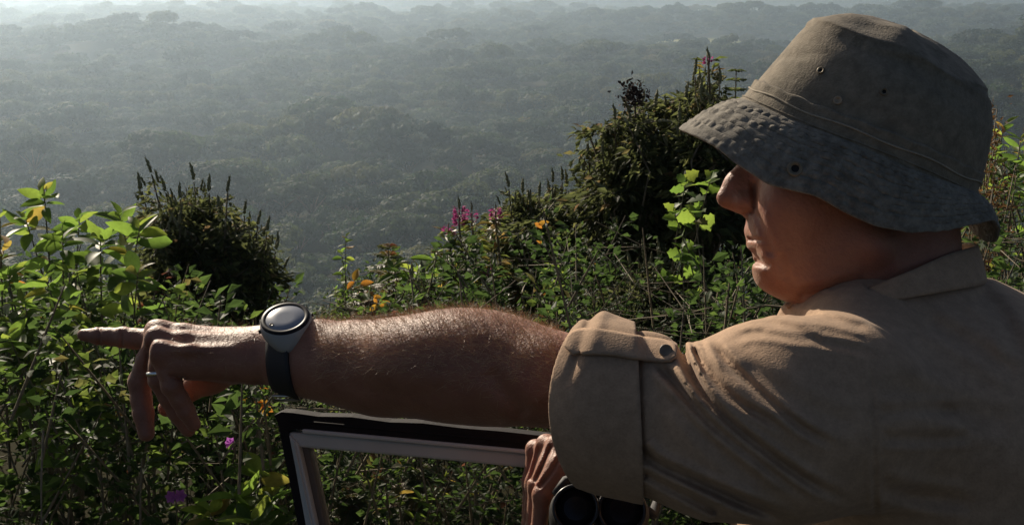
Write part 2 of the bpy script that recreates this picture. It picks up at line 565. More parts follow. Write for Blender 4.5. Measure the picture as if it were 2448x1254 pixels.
for k, (R, Hc, fl, nf) in enumerate([(7.5, 6, .5, 2400), (6, 7.5, .8, 2100), (8.5, 6.5, .45, 2700), (5, 6.5, .9, 1700), (6.8, 7, .6, 2200), (4.2, 5, .8, 1300)]):
    cm = crown_mesh(100 + k, R, Hc, nf, fl); cm.materials.append(M['canopy'])
    tm = trunk_mesh(200 + k, R, Hc); tm.materials.append(M['bark'])
    VAR.append((cm, tm, R, Hc))
SHAPE = ['broad umbrella-crowned', 'tall round-crowned', 'widest flat-crowned', 'narrow tall', 'loose spreading', 'smallest round']
def forest_label(k, u, v):
    col = 'above the left shrubs' if u < 330 else 'above the dark dome-shaped shrub' if u < 660 else 'above the sapling' if u < 900 else 'above the pink flowers' if u < 1250 else 'left of the tall spike shrubs'
    row = 'in the nearest rows' if v > 560 else 'in the middle rows' if v > 470 else 'in the farther, hazier rows'
    return '%s forest tree %s, %s' % (SHAPE[k], row, col)
def forest():
    r = np.random.default_rng(21)
    pts = []
    y = 196.0
    while y < 3900:
        sp = 11.5 if y < 700 else (12.5 if y < 1300 else (15 if y < 2200 else 20))
        half = .47 * y * 1.12 + 25
        n = int(2 * half / sp)
        xs = -half + (np.arange(n) + r.uniform(0, 1, n)) * sp
        yy = y + r.uniform(-.5, .5, n) * sp
        pts.append(np.stack([xs, yy], 1))
        y += sp * .88
    Pt = np.concatenate(pts)
    keep = ~field_mask(Pt[:, 0], Pt[:, 1])
    gap = fbm(Pt[:, 0], Pt[:, 1], 31, 3, .03)
    Pt = Pt[keep]
    z = ground_z(Pt[:, 0], Pt[:, 1])
    n = len(Pt)
    big = fbm(Pt[:, 0], Pt[:, 1], 41, 3, .02)
    sc = np.where(r.uniform(0, 1, n) < .14, r.uniform(1.5, 2.1, n), r.uniform(.75, 1.5, n)) * (1 + .16 * np.clip(big, -1, 1)) * np.where(Pt[:, 1] > 1300, 1.25, 1) * np.where(Pt[:, 1] > 2200, 1.35, 1)
    lift = r.uniform(-2.0, 6.0, n) * sc
    var = r.integers(0, 6, n); rot = r.uniform(0, 6.28, n)
    # the nearest trees that can be seen stand as single things
    dirs = np.stack([Pt[:, 0], Pt[:, 1], z + 12 - CAM[2]], 1)
    f_ = dirs @ FWD; u = 1224 + FPX * dirs[:, 0] / f_; v = 627 - FPX * (dirs @ UPV) / f_
    vis = (u > -60) & (u < 1760) & (v < 700) & (v > 0)
    hide = ((u < 640) & (v > 500)) | ((u > 1050) & (v > 520))
    ids = np.where(vis & ~hide)[0]
    ids = ids[np.argsort(Pt[ids, 1])][:290]
    single = np.zeros(n, bool); single[ids] = True
    for i in ids:
        cm, tm, R, Hc = VAR[var[i]]
        e = empty('forest_tree', (Pt[i, 0], Pt[i, 1], z[i]))
        tag(e, forest_label(var[i], u[i], v[i]), 'tree', 'trees of the valley forest')
        for nm, me in (('crown', cm), ('trunk', tm)):
            o = bpy.data.objects.new(nm, me); COL.objects.link(o); o.parent = e
            o.location = (0, 0, lift[i]); o.rotation_euler = (0, 0, rot[i]); o.scale = (sc[i], sc[i], sc[i] * (.85 + .3 * ((i * 37) % 10) / 10))
    # the rest of the wood reads as one mass
    rest = np.where(~single)[0]
    me = bpy.data.meshes.new('forest')
    me.vertices.add(len(rest))
    me.vertices.foreach_set('co', np.stack([Pt[rest, 0], Pt[rest, 1], z[rest] + lift[rest]], 1).astype(np.float32).ravel())
    vattr(me, 'sc', sc[rest]); vattr(me, 'rot', rot[rest]); 
    a = me.attributes.new('var', 'INT', 'POINT'); a.data.foreach_set('value', var[rest].astype(np.int32))
    fo = link('forest', me); tag(fo, 'hazy broadleaf forest covering the valley floor', 'forest', kind='stuff')
    coll = bpy.data.collections.new('forest_sources')
    for k, (cm, tm, R, Hc) in enumerate(VAR):
        o = bpy.data.objects.new('crown_source_%d' % k, cm); coll.objects.link(o)
    ng = bpy.data.node_groups.new('forest_scatter', 'GeometryNodeTree')
    ng.interface.new_socket('Geometry', in_out='INPUT', socket_type='NodeSocketGeometry')
    ng.interface.new_socket('Geometry', in_out='OUTPUT', socket_type='NodeSocketGeometry')
    N = ng.nodes; L = ng.links
    gi = N.new('NodeGroupInput'); go = N.new('NodeGroupOutput')
    ci = N.new('GeometryNodeCollectionInfo'); ci.inputs['Collection'].default_value = coll
    ci.inputs['Separate Children'].default_value = True; ci.inputs['Reset Children'].default_value = True
    ip = N.new('GeometryNodeInstanceOnPoints'); ip.inputs['Pick Instance'].default_value = True
    def attr(nm, tp):
        q = N.new('GeometryNodeInputNamedAttribute'); q.data_type = tp; q.inputs['Name'].default_value = nm
        return q.outputs['Attribute']
    L.new(gi.outputs[0], ip.inputs['Points']); L.new(ci.outputs[0], ip.inputs['Instance'])
    L.new(attr('var', 'INT'), ip.inputs['Instance Index'])
    cx = N.new('ShaderNodeCombineXYZ'); L.new(attr('rot', 'FLOAT'), cx.inputs[2]); L.new(cx.outputs[0], ip.inputs['Rotation'])
    L.new(attr('sc', 'FLOAT'), ip.inputs['Scale'])
    L.new(ip.outputs[0], go.inputs[0])
    md = fo.modifiers.new('scatter', 'NODES'); md.node_group = ng
forest()

# ------------------------------------------------------------------ haze over the valley
def haze():
    mb = MB()
    x0, x1, y0, y1, z0, z1 = -5200, 5200, -60, 5000, -140, 3.2
    mb.add([(x0, y0, z0), (x1, y0, z0), (x1, y1, z0), (x0, y1, z0), (x0, y0, z1), (x1, y0, z1), (x1, y1, z1), (x0, y1, z1)],
           [(0, 3, 2, 1), (4, 5, 6, 7), (0, 1, 5, 4), (1, 2, 6, 5), (2, 3, 7, 6), (3, 0, 4, 7)])
    m, nt, out = new_mat('haze')
    v = nd(nt, 'ShaderNodeVolumePrincipled')
    v.inputs['Color'].default_value = (.64, .81, .98, 1)
    v.inputs['Density'].default_value = .00036
    v.inputs['Anisotropy'].default_value = .68
    nt.links.new(v.outputs[0], out.inputs['Volume'])
    o = mb.build('haze', m, None, smooth=False)
    tag(o, 'pale blue haze hanging over the valley', 'haze', kind='stuff')
haze()
# ------------------------------------------------------------------ plants beside the track
UPZ = np.array([0, 0, 1.0])
def unit(a): return a / (np.linalg.norm(a, axis=-1, keepdims=True) + 1e-9)

def leaf_mesh(name, W, shape, curl, fold, seg=6, lobes=0):
    V = []; Fs = []
    for i in range(seg + 1):
        t = i / seg
        w = W * (math.sin(math.pi * t ** shape) ** .8) + .012
        if lobes: w *= 1 + .28 * math.sin(t * lobes * math.pi * 2)
        z = -curl * t * t
        for s in (-1, 0, 1):
            V.append((t, s * w * .5, z + (abs(s) * fold * w)))
    for i in range(seg):
        for j in range(2):
            Fs.append((i * 3 + j, (i + 1) * 3 + j, (i + 1) * 3 + j + 1, i * 3 + j + 1))
    me = bpy.data.meshes.new(name); me.from_pydata(V, [], Fs); me.update()
    me.polygons.foreach_set('use_smooth', [True] * len(Fs))
    return me
LEAF = {'oval': [leaf_mesh('leaf', .46, .85, .16, .22), leaf_mesh('leaf', .40, .8, .32, .16), leaf_mesh('leaf', .5, .9, .05, .3)],
        'wide': [leaf_mesh('leaf', .8, .7, .15, .15, 8, 3), leaf_mesh('leaf', .7, .75, .25, .2, 8, 3)],
        'lance': [leaf_mesh('leaf', .30, .9, .12, .25), leaf_mesh('leaf', .26, .85, .25, .2)]}
for k in LEAF:
    for me_ in LEAF[k]: me_.materials.append(M['leaf_green'])
YLEAF = LEAF['oval'][0].copy(); YLEAF.materials[0] = M['leaf_yellow']

def put_leaf(parent, me, pos, d, n, L, name='leaf'):
    d = unit(np.asarray(d, float)); n = np.asarray(n, float); n = unit(n - d * (n @ d)); b = np.cross(n, d)
    o = bpy.data.objects.new(name, me); COL.objects.link(o)
    o.parent = parent; o.matrix_parent_inverse = Matrix.Translation(parent.location).inverted()
    Mx = Matrix(((d[0] * L, b[0] * L, n[0] * L, pos[0]), (d[1] * L, b[1] * L, n[1] * L, pos[1]), (d[2] * L, b[2] * L, n[2] * L, pos[2]), (0, 0, 0, 1)))
    o.matrix_basis = Mx
    return o

def cloud(name, P, D, N, L, Wd, rnd, mat, parent=None, kind='stuff', droop=.15):
    P = np.asarray(P, float); n = len(P)
    D = unit(np.asarray(D, float)); N = np.asarray(N, float); N = unit(N - D * (N * D).sum(1, keepdims=True)); B = np.cross(N, D)
    L = np.broadcast_to(np.asarray(L, float), (n,))[:, None]; Wd = np.broadcast_to(np.asarray(Wd, float), (n,))[:, None]
    mid = P + D * L * .5
    V = np.stack([P, mid + B * Wd * .5 + N * Wd * .12, mid - N * Wd * .05, mid - B * Wd * .5 + N * Wd * .12, P + D * L - N * L * droop], 1).reshape(-1, 3)
    b = np.arange(n)[:, None] * 5
    T = np.concatenate([b + [0, 2, 1], b + [0, 3, 2], b + [2, 4, 1], b + [3, 4, 2]])
    me = npmesh(name, V, T, False)
    vattr(me, 'rnd', np.repeat(rnd, 5))
    o = link(name, me, mat, parent)
    if kind: o['kind'] = kind
    return o

def curve_pts(a, b, sag=0.0, n=7, wob_=0.0, r=random):
    a = np.asarray(a, float); b = np.asarray(b, float); out = []
    side = np.array([r.uniform(-1, 1), r.uniform(-1, 1), 0]) * wob_
    for i in range(n):
        t = i / (n - 1)
        out.append(a + (b - a) * t + side * math.sin(math.pi * t) + np.array([0, 0, sag * math.sin(math.pi * t)]))
    return out

def gz(x, y): return float(ground_z(np.array([x]), np.array([y]))[0])

def broadleaf(name, tips, base_uv, y, leafL, label, shape='oval', per=14, spread=1.0, group=None, seed=1, yellow=0.0, stemlen=.35, stem_r=.006):
    r = random.Random(seed); rn = np.random.default_rng(seed)
    bx_ = at_y(base_uv[0], base_uv[1], y); base = np.array([bx_[0], y, gz(bx_[0], y)])
    root = empty(name, base); tag(root, label, 'shrub', group)
    mb = MB()
    for ti, (u, v, dy) in enumerate(tips):
        tip = at_y(u, v, y + dy)
        st = base + np.array([r.uniform(-.06, .06), r.uniform(-.06, .06), -.02])
        P = curve_pts(st, tip, 0, 9, .06, r)
        P = [p + np.array([0, 0, .10 * math.sin(math.pi * i / 8)]) for i, p in enumerate(P)]
        mb.tube(P, [stem_r * (1 - .72 * i / 8) for i in range(9)], 6)
        axis = unit(P[-1] - P[-3])
        for k in range(per):
            q = k / per
            if k < per * .6:            # rosette near the tip
                f = 1 - .10 * q; elev = .7 - 2.0 * q
            else:
                f = 1 - r.uniform(.08, stemlen); elev = r.uniform(-.5, .3)
            seg_ = f * 8; i0 = min(int(seg_), 7)
            pos = P[i0] + (P[i0 + 1] - P[i0]) * (seg_ - i0)
            az = k * 2.4 + r.uniform(-.4, .4)
            d = np.array([math.cos(az), math.sin(az), elev + r.uniform(-.15, .15)]) * spread + axis * .25
            n = np.array([math.cos(az) * .25, math.sin(az) * .25, .75]) + rn.normal(0, .5, 3)
            L = leafL * r.uniform(.6, 1.15) * (.65 + .35 * min(1, q * 3))
            ls = LEAF[shape]
            me_ = YLEAF if r.random() < yellow else ls[(k + ti) % len(ls)]
            put_leaf(root, me_, pos, d, n, L)
    mb.build('stem', M['twig'], root)
    return root

_spk = []
def spike_mesh(k=0):
    if not _spk:
        for v in range(4):
            rr_ = random.Random(900 + v); mb = MB(); seg = 11; n = 6; V = []; Fs = []
            bx_, by_ = rr_.uniform(-.14, .14), rr_.uniform(-.14, .14)
            for i in range(seg + 1):
                t = i / seg
                r0 = (.095 * (1 - t) ** .5 * (.6 + .6 * min(1, t * 4)) + .010)
                for j in range(n):
                    a = 2 * math.pi * (j + .5 * (i % 2)) / n
                    q = r0 * rr_.uniform(.65, 1.45)
                    V.append((q * math.cos(a) + bx_ * t * t, q * math.sin(a) + by_ * t * t, t + rr_.uniform(-.02, .02)))
            for i in range(seg):
                for j in range(n):
                    k_ = (j + 1) % n
                    Fs.append((i * n + j, i * n + k_, (i + 1) * n + k_, (i + 1) * n + j))
            Fs.append(tuple(range(seg * n, seg * n + n)))
            mb.add(V, Fs); m_ = mb.mesh('flower_spike', False); m_.materials.append(M['leaf_spike']); _spk.append(m_)
    return _spk[k % 4]

def put_spike(parent, pos, d, L, name='flower_spike', me=None):
    d = unit(np.asarray(d, float)); a = unit(np.cross(d, [.3, .9, .1])); b = np.cross(d, a)
    o = bpy.data.objects.new(name, me or spike_mesh(int(abs(pos[0]) * 9973 + abs(pos[2]) * 7919))); COL.objects.link(o)
    o.parent = parent; o.matrix_parent_inverse = Matrix.Translation(parent.location).inverted()
    o.matrix_basis = Matrix(((a[0] * L, b[0] * L, d[0] * L, pos[0]), (a[1] * L, b[1] * L, d[1] * L, pos[1]), (a[2] * L, b[2] * L, d[2] * L, pos[2]), (0, 0, 0, 1)))
    return o

def spike_shrub(tips, mass, base_u, y, label, seed, sprigs=30, spikeL=.058, stems=4, leafs=170):
    # upright leafy sprigs, each a loose spire of drooping leaves with a few spikes on top
    rn = np.random.default_rng(seed); r = random.Random(seed)
    pxm = y / FPX
    b0_ = at_y(base_u, 900, y); base = np.array([b0_[0], y, gz(b0_[0], y)])
    root = empty('spike_flower_shrub', base); tag(root, label, 'shrub', 'shrubs with upright flower spikes')
    mb = MB(); P = []; D = []; L = []
    def sprig(tip, axis, size, nsp):
        axis = unit(axis)
        for k in range(nsp):
            az = r.uniform(0, 6.28); q = 0 if k == 0 else r.uniform(.3, 1)
            off = np.array([math.cos(az), math.sin(az), 0]) * .055 * q * size
            put_spike(root, tip + off - axis * (.02 + .09 * q * size), axis + off * 9 * r.uniform(.3, 1.2), spikeL * size * (1.15 if k == 0 else r.uniform(.45, .9)))
        m = int(leafs * size)
        q = rn.uniform(0, 1, m) ** .75; az = rn.uniform(0, 6.28, m)
        H_ = .26 * size; rr = (.012 + .115 * q) * size * rn.uniform(.15, 1, m)
        out = np.stack([np.cos(az), np.sin(az), np.zeros(m)], 1)
        P.append(tip - axis * (.035 + H_ * q)[:, None] + out * rr[:, None])
        D.append(out + np.stack([np.zeros(m), np.zeros(m), rn.uniform(-1.0, .35, m)], 1) + rn.normal(0, .25, (m, 3)))
        L.append(rn.uniform(.024, .058, m) * (.7 + .5 * q))
        st = base + np.array([r.uniform(-.08, .08), r.uniform(-.08, .08), -.03])
        midp = base + (tip - base) * .55 + np.array([(tip[0] - base[0]) * .25, (tip[1] - base[1]) * .2, -.03])
        a_ = tip - axis * H_ * 1.2
        mb.tube([st, st + (midp - st) * .5, midp, a_, tip - axis * .03], [.009, .008, .006, .004, .0025], 5, False)
    for (u, v) in tips:
        tip = at_y(u, v + 20, y + r.uniform(-.12, .12))
        sprig(tip, np.array([(u - base_u) * .0012, rn.normal(0, .1), 1]), r.uniform(.95, 1.2), 6)
    tot = sum(m_[4] for m_ in mass)
    for (u, v, ru, rv, share) in mass:
        c = at_y(u, v, y)
        for k in range(int(sprigs * share / tot)):
            a = rn.uniform(0, 6.28); q = math.sqrt(rn.uniform(0, 1))
            du, dv = q * math.cos(a), q * math.sin(a)
            tip = c + np.array([du * ru * pxm, rn.uniform(-.26, .26) * (1.1 - abs(du) * .5), -dv * rv * pxm])
            sprig(tip, np.array([du * 1.3 + rn.normal(0, .25), rn.normal(0, .5), .75 - .5 * abs(du)]), r.uniform(.65, 1.1), (2 if rn.uniform() < .6 else 0) if dv < .1 else int(rn.uniform() < .3))
    P = np.concatenate(P); D = np.concatenate(D); L = np.concatenate(L); n = len(P)
    cloud('foliage', P, D, UPZ * .6 + rn.normal(0, .6, (n, 3)), L, L * rn.uniform(.32, .5, n), rn.uniform(0, 1, n), M['leaf_dark'], root)
    for k in range(stems):
        u, v, ru, rv, share = mass[k % len(mass)]
        tp = at_y(u + r.uniform(-.7, .7) * ru, v + rv * .3, y + r.uniform(-.1, .2))
        mb.tube(curve_pts((tp[0] + r.uniform(-.12, .12), tp[1], gz(tp[0], tp[1]) - .05), tp, 0, 7, .04, r), [.011 - .0008 * i for i in range(7)], 6)
    mb.build('stem', M['twig'], root)
    return root

# --- undergrowth: a thicket of small leaves nobody could count
VT = np.array([(-300, 640), (0, 640), (150, 640), (300, 650), (450, 640), (600, 690), (700, 735), (800, 735), (850, 670), (950, 630), (1050, 610), (1150, 590), (1250, 540), (1350, 525), (1450, 520), (1560, 560),
               (1650, 560), (1750, 560), (1850, 620), (2300, 480), (2350, 330), (2448, 330), (2700, 330)], float)
def undergrowth():
    rn = np.random.default_rng(77)
    kinds = [(.060, .55, 'o'), (.042, .6, 'o'), (.030, .6, 'o'), (.085, .12, 'g'), (.05, .35, 'o'), (.022, .45, 'f')]
    P = []; D = []; N = []; L = []; Wd = []; R = []; mb = MB()
    Pd = []; Dd = []; Ld = []
    nc = 0
    while nc < 1700:
        y = rn.uniform(2.35, 6.6) if rn.uniform() < .75 else rn.uniform(2.35, 4.0)
        u = rn.uniform(-260, 2700)
        vt = np.interp(u, VT[:, 0], VT[:, 1]) + rn.uniform(-10, 70) + 26 * math.sin(u / 37) + 60 * max(0, 4.2 - y)
        zt = at_y(u, vt, y)[2]; x = at_y(u, 800, y)[0]; g = gz(x, y)
        if zt < g + .05: continue
        z = g + (zt - g) * rn.uniform(0, 1) ** .65
        q = at_y(u, 1400, y)
        if z < q[2]: continue
        if 1330 < u < 2700 and z < at_y(u, 1300, y)[2] and u > 1900: continue
        nc += 1
        big, asp, kd = kinds[rn.choice(6, p=[.18, .28, .24, .0, .14, .16])]
        if u < 500 and rn.uniform() < .2: big, asp, kd = kinds[0]
        big *= (.8 + .1 * y * .6) * (1.0 if u < 600 else .72)
        c = np.array([x, y, z]); m = int(rn.integers(22, 52) * (1 if u < 600 else 1.35))
        up = unit(np.array([rn.normal(0, .35), rn.normal(0, .35), 1.0]))
        Lst = rn.uniform(.14, .34)
        t = rn.uniform(0, 1, m)
        az = np.arange(m) * 2.4 + rn.normal(0, .4, m)
        hub = np.stack([np.cos(az), np.sin(az), rn.normal(.05, .35, m)], 1)
        if kd == 'f':                       # feathery sprays
            side = unit(np.cross(up, rn.normal(0, 1, 3)))
            nf = 5; fi = rn.integers(0, nf, m * 2); t = rn.uniform(0, 1, m * 2)
            fd = unit(rn.normal(0, 1, (nf, 3)) * np.array([1, 1, .3]))
            p = c + fd[fi] * (t * .2)[:, None] + np.array([0, 0, .02]) * np.sin(3 * t)[:, None]
            sg = np.sign(rn.normal(0, 1, m * 2))[:, None]
            d = np.cross(fd[fi], UPZ) * sg + fd[fi] * .35
            nn = UPZ + rn.normal(0, .25, (m * 2, 3)); l = rn.uniform(.7, 1.2, m * 2) * big * (1 - .6 * t)
            for k in range(nf): mb.tube([c, c + fd[k] * .2], [.002, .001], 3, False)
        elif kd == 'g':
            p = c - up * .1 + rn.normal(0, .025, (m, 3)); d = hub * .5 + up * 1.2; nn = rn.normal(0, 1, (m, 3)); l = rn.uniform(.6, 1.5, m) * big * 1.6
        else:
            p = c + up * ((t - .5) * Lst)[:, None] + hub * .02; d = hub + up * .25; nn = UPZ * .55 + hub * .35 + rn.normal(0, .55, (m, 3)); l = rn.uniform(.55, 1.2, m) * big
            mb.tube([c - up * (Lst * .9), c, c + up * (Lst * .5)], [.004, .003, .0015], 4, False)
        base = rn.uniform(0, .75) * (.6 if u > 1000 else 1) if rn.uniform() < .93 else rn.uniform(.75, 1.0)
        rr = np.clip(base + rn.normal(0, .09, len(p)), 0, .9 if base < .7 else 1)
        P.append(p); D.append(d); N.append(nn); L.append(l); Wd.append(l * asp * rn.uniform(.8, 1.15, len(l))); R.append(rr)
    P = np.concatenate(P); 
    o = cloud('undergrowth', P, np.concatenate(D), np.concatenate(N), np.concatenate(L), np.concatenate(Wd), np.concatenate(R), M['leaf_mass'])
    tag(o, 'tangled green undergrowth covering the slope behind the man', 'undergrowth')
    # loose dry twigs through it
    for k in range(200):
        y = rn.uniform(2.3, 5.5); u = rn.uniform(-150, 2500); vt = np.interp(u, VT[:, 0], VT[:, 1]) + rn.uniform(120, 480)
        a = at_y(u, vt, y); 
        if a[2] < gz(a[0], y): continue
        d = unit(rn.normal(0, 1, 3) * np.array([1, .6, .9])) * rn.uniform(.10, .30)
        mb.tube(curve_pts(a, a + d, 0, 5, .02, random), [.0035, .003, .0025, .002, .001], 4, False)
    w = mb.build('undergrowth_twigs', M['twig']); tag(w, 'thin brown twigs tangled through the undergrowth', 'twigs', kind='stuff')
undergrowth()

# --- broad-leaved shrubs
broadleaf('broadleaf_shrub', [(105, 452, 0), (190, 520, .1), (60, 520, .15), (150, 560, -.1)], (170, 900), 3.3, .088, 'broad-leaved shrub whose tallest bright tip stands at the far left', per=17, seed=3, stemlen=.3)
broadleaf('broadleaf_shrub', [(335, 540, 0), (285, 515, .1), (300, 630, -.1), (240, 570, 0), (330, 650, -.2)], (270, 950), 3.1, .100, 'broad-leaved shrub with large drooping leaves beside the dark spike shrub', per=15, seed=4)
broadleaf('broadleaf_shrub', [(110, 668, 0), (60, 720, .1), (170, 720, -.1), (20, 800, -.1), (220, 780, 0), (150, 830, -.2), (20, 650, .2)], (110, 1000), 2.9, .078, 'low broad-leaved shrub at the left edge above the pointing finger', per=16, seed=5)
broadleaf('broadleaf_shrub', [(560, 1180, 0), (625, 1130, .1), (500, 1225, 0), (650, 1195, 0), (600, 1240, -.1)], (590, 1400), 2.45, .095, 'low shrub with wide glossy leaves beside the window frame', per=13, seed=6, yellow=.06)
broadleaf('broadleaf_shrub', [(1035, 610, 0), (1000, 640, .1), (1085, 650, 0), (1130, 580, .15), (940, 640, 0), (1120, 690, -.1)], (1050, 900), 4.1, .10, 'bright green narrow-leaved shrub below the pink flower spikes', 'lance', per=15, seed=7)
broadleaf('broadleaf_shrub', [(1640, 430, 0), (1700, 420, .1), (1610, 500, 0), (1660, 500, -.1), (1630, 590, 0)], (1660, 900), 3.6, .07, 'climbing plant with wide bright leaves in front of the face', 'wide', per=11, seed=8, yellow=.0)
broadleaf('broadleaf_shrub', [(2400, 300, 0), (2440, 330, .1), (2380, 360, -.1), (2430, 420, 0), (2460, 380, .1), (2350, 400, 0)], (2420, 800), 3.4, .07, 'dark leafy shrub behind the back of the hat', 'lance', per=16, seed=9)
broadleaf('slender_sapling', [(826, 566, 0), (815, 600, 0), (820, 640, 0), (800, 690, .05)], (805, 800), 4.3, .045, 'slender sapling standing alone against the forest', per=9, seed=10, yellow=.05, stem_r=.005)
broadleaf('broadleaf_shrub', [(0, 520, 0), (-20, 560, 0), (5, 600, 0)], (-30, 900), 3.2, .08, 'shrub with orange-tipped leaves cut by the left edge', 'lance', per=9, seed=12, yellow=.35)
broadleaf('broadleaf_shrub', [(1330, 640, 0), (1290, 700, 0), (1370, 720, .1), (1420, 640, 0), (1480, 700, 0)], (1370, 900), 4.0, .075, 'leafy shrub between the spike shrubs above the elbow', 'lance', per=14, seed=13, yellow=.04)
broadleaf('broadleaf_shrub', [(60, 950, 0), (150, 930, .1), (240, 960, 0), (110, 1060, -.1), (230, 1090, 0)], (140, 1300), 2.7, .075, 'shaded shrub below the pointing finger', per=13, seed=14, yellow=.03)
broadleaf('broadleaf_shrub', [(860, 1130, 0), (960, 1110, .1), (1060, 1140, 0), (1160, 1130, 0), (1010, 1190, -.1), (900, 1220, 0)], (1000, 1400), 2.8, .05, 'small-leaved shrub seen through the vehicle window', 'lance', per=16, seed=15)

# --- dark shrubs with upright spikes
spike_shrub([(358, 380), (335, 420), (462, 398), (392, 425), (430, 440), (500, 425), (545, 425), (585, 480), (618, 505), (640, 520), (662, 565)],
            [(440, 500, 90, 45, .25), (500, 560, 130, 60, .4), (420, 630, 90, 70, .2), (590, 600, 75, 50, .15)], 480, 4.4, 'dark dome-shaped spike shrub left of the watch', 31, sprigs=72, stems=4)
spike_shrub([(1215, 415), (1250, 430), (1290, 438), (1322, 405), (1345, 400), (1355, 415)], [(1275, 480, 80, 45, .6), (1300, 560, 60, 60, .4)], 1300, 4.6, 'flat-topped spike shrub right of the pink flowers', 32, sprigs=46, stems=3)
spike_shrub([(1568, 225), (1590, 232), (1470, 255), (1440, 338), (1405, 350), (1395, 375), (1600, 320), (1415, 430)], [(1515, 290, 60, 50, .2), (1495, 390, 95, 75, .4), (1540, 490, 80, 70, .25), (1430, 540, 60, 60, .15)], 1520, 4.4, 'tall dark spike shrub with a withered brown flower head on top', 33, sprigs=84, stems=5)
spike_shrub([(1694, 125), (1662, 145), (1722, 165), (1640, 215), (1752, 240), (1625, 260), (1675, 190)], [(1690, 240, 60, 55, .35), (1665, 330, 80, 70, .4), (1740, 420, 70, 70, .25)], 1700, 4.3, 'tallest spike shrub standing against the hat brim', 34, sprigs=62, stems=8)
spike_shrub([(1540, 585), (1575, 575), (1505, 610)], [(1530, 660, 95, 60, 1.0)], 1545, 3.9, 'short spike shrub above the sleeve tab', 35, sprigs=40, stems=4)
spike_shrub([(985, 645), (1012, 640), (1000, 670)], [(1005, 700, 40, 30, 1.0)], 1010, 4.0, 'small dark spike shrub among the bright narrow leaves', 36, sprigs=10, stems=2, spikeL=.06)

# --- withered flower head
def dead_head():
    rn = np.random.default_rng(5)
    c = at_y(1515, 228, 4.35); root = empty('withered_flower_head', at_y(1518, 262, 4.35)); tag(root, 'withered dark brown flower head on the tall spike shrub', 'flower')
    n = 260
    p = c + rn.normal(0, 1, (n, 3)) * np.array([.026, .02, .030]); d = rn.normal(0, 1, (n, 3))
    cloud('petals', p, d, rn.normal(0, 1, (n, 3)), rn.uniform(.014, .03, n), .012, rn.uniform(0, 1, n), M['dead_flower'], root)
    mb = MB(); mb.tube([at_y(1520, 290, 4.35), at_y(1518, 255, 4.35), c], [.005, .004, .003], 5); mb.build('stalk', M['twig'], root)
dead_head()

# --- pink flower spikes
def pink_spike(u, v, y, h, label, seed, top=True, dens=90):
    rn = np.random.default_rng(seed)
    a = at_y(u, v + h, y); root = empty('pink_flower_spike', a); tag(root, label, 'flower', 'pink flower spikes')
    b = at_y(u, v, y); ax_ = b - a; L = np.linalg.norm(ax_)
    mb = MB(); mb.tube([a - UPZ * .5 + np.array([.05, 0, 0]), a, b], [.006, .004, .002], 6); mb.build('stalk', M['twig'], root)
    n = dens; t = rn.uniform(.05, .75, n); az = rn.uniform(0, 6.28, n)
    p = a + ax_ * t[:, None] + np.stack([np.cos(az), np.sin(az), 0 * az], 1) * .012
    cloud('petals', p, np.stack([np.cos(az), np.sin(az), rn.uniform(-.2, .6, n)], 1), rn.normal(0, 1, (n, 3)), rn.uniform(.012, .022, n), .010, rn.uniform(0, 1, n), M['petal'], root)
    if top: put_spike(root, b - ax_ * .3, (0, 0, 1), L * .5)
    m = 60; az = rn.uniform(0, 6.28, m)
    p = a + np.stack([np.cos(az) * .015, np.sin(az) * .015, rn.uniform(-.22, .02, m)], 1)
    cloud('foliage', p, np.stack([np.cos(az), np.sin(az), rn.uniform(-.2, .5, m)], 1), UPZ + rn.normal(0, .5, (m, 3)), rn.uniform(.035, .07, m), .02, rn.uniform(.2, .9, m), M['leaf_fern'], root)
pink_spike(1098, 480, 4.1, 62, 'tallest pink flower spike rising above the bright shrub', 51, dens=120)
pink_spike(1128, 490, 4.15, 46, 'small pink flower spike just right of the tallest one', 52, dens=36)
pink_spike(1185, 492, 4.15, 34, 'wide pink flower spike beside the flat-topped spike shrub', 53, dens=70)
pink_spike(1072, 535, 4.1, 26, 'lowest left pink flower spike', 54, dens=34)
pink_spike(1168, 640, 4.0, 24, 'single pink flower low among the leaves', 55, top=False, dens=20)
pink_spike(1694, 134, 4.3, 20, 'magenta flower at the tip of the tallest spike shrub', 56, top=False, dens=22)

# --- violet flower, lower left
def violet(u, v, y, label, n=2):
    root = empty('violet_flower', at_y(u, v + 20, y)); tag(root, label, 'flower')
    rn = np.random.default_rng(8)
    for k in range(n):
        c = at_y(u - 10 + 20 * k, v - 3 * k, y)
        m = 6; az = np.arange(m) * 1.05 + k
        face = unit(np.array([-.2 + .4 * k, -1, .35])); a = unit(np.cross(face, UPZ)); b = np.cross(face, a)
        d = np.cos(az)[:, None] * a + np.sin(az)[:, None] * b + face * .5
        cloud('petals', np.repeat(c[None], m, 0), d, np.repeat(face[None], m, 0) + rn.normal(0, .2, (m, 3)), .019, .017, rn.uniform(0, 1, m), M['petal_violet'], root)
    mb = MB(); mb.tube([at_y(u + 4, v + 90, y + .02), at_y(u, v + 20, y), at_y(u, v, y + .01)], [.002, .002, .0015], 5); mb.build('stalk', M['twig'], root)
violet(421, 1186, 2.5, 'pair of violet blooms low at the left')
violet(562, 1058, 2.7, 'tiny violet bloom beside the window frame corner', 1)

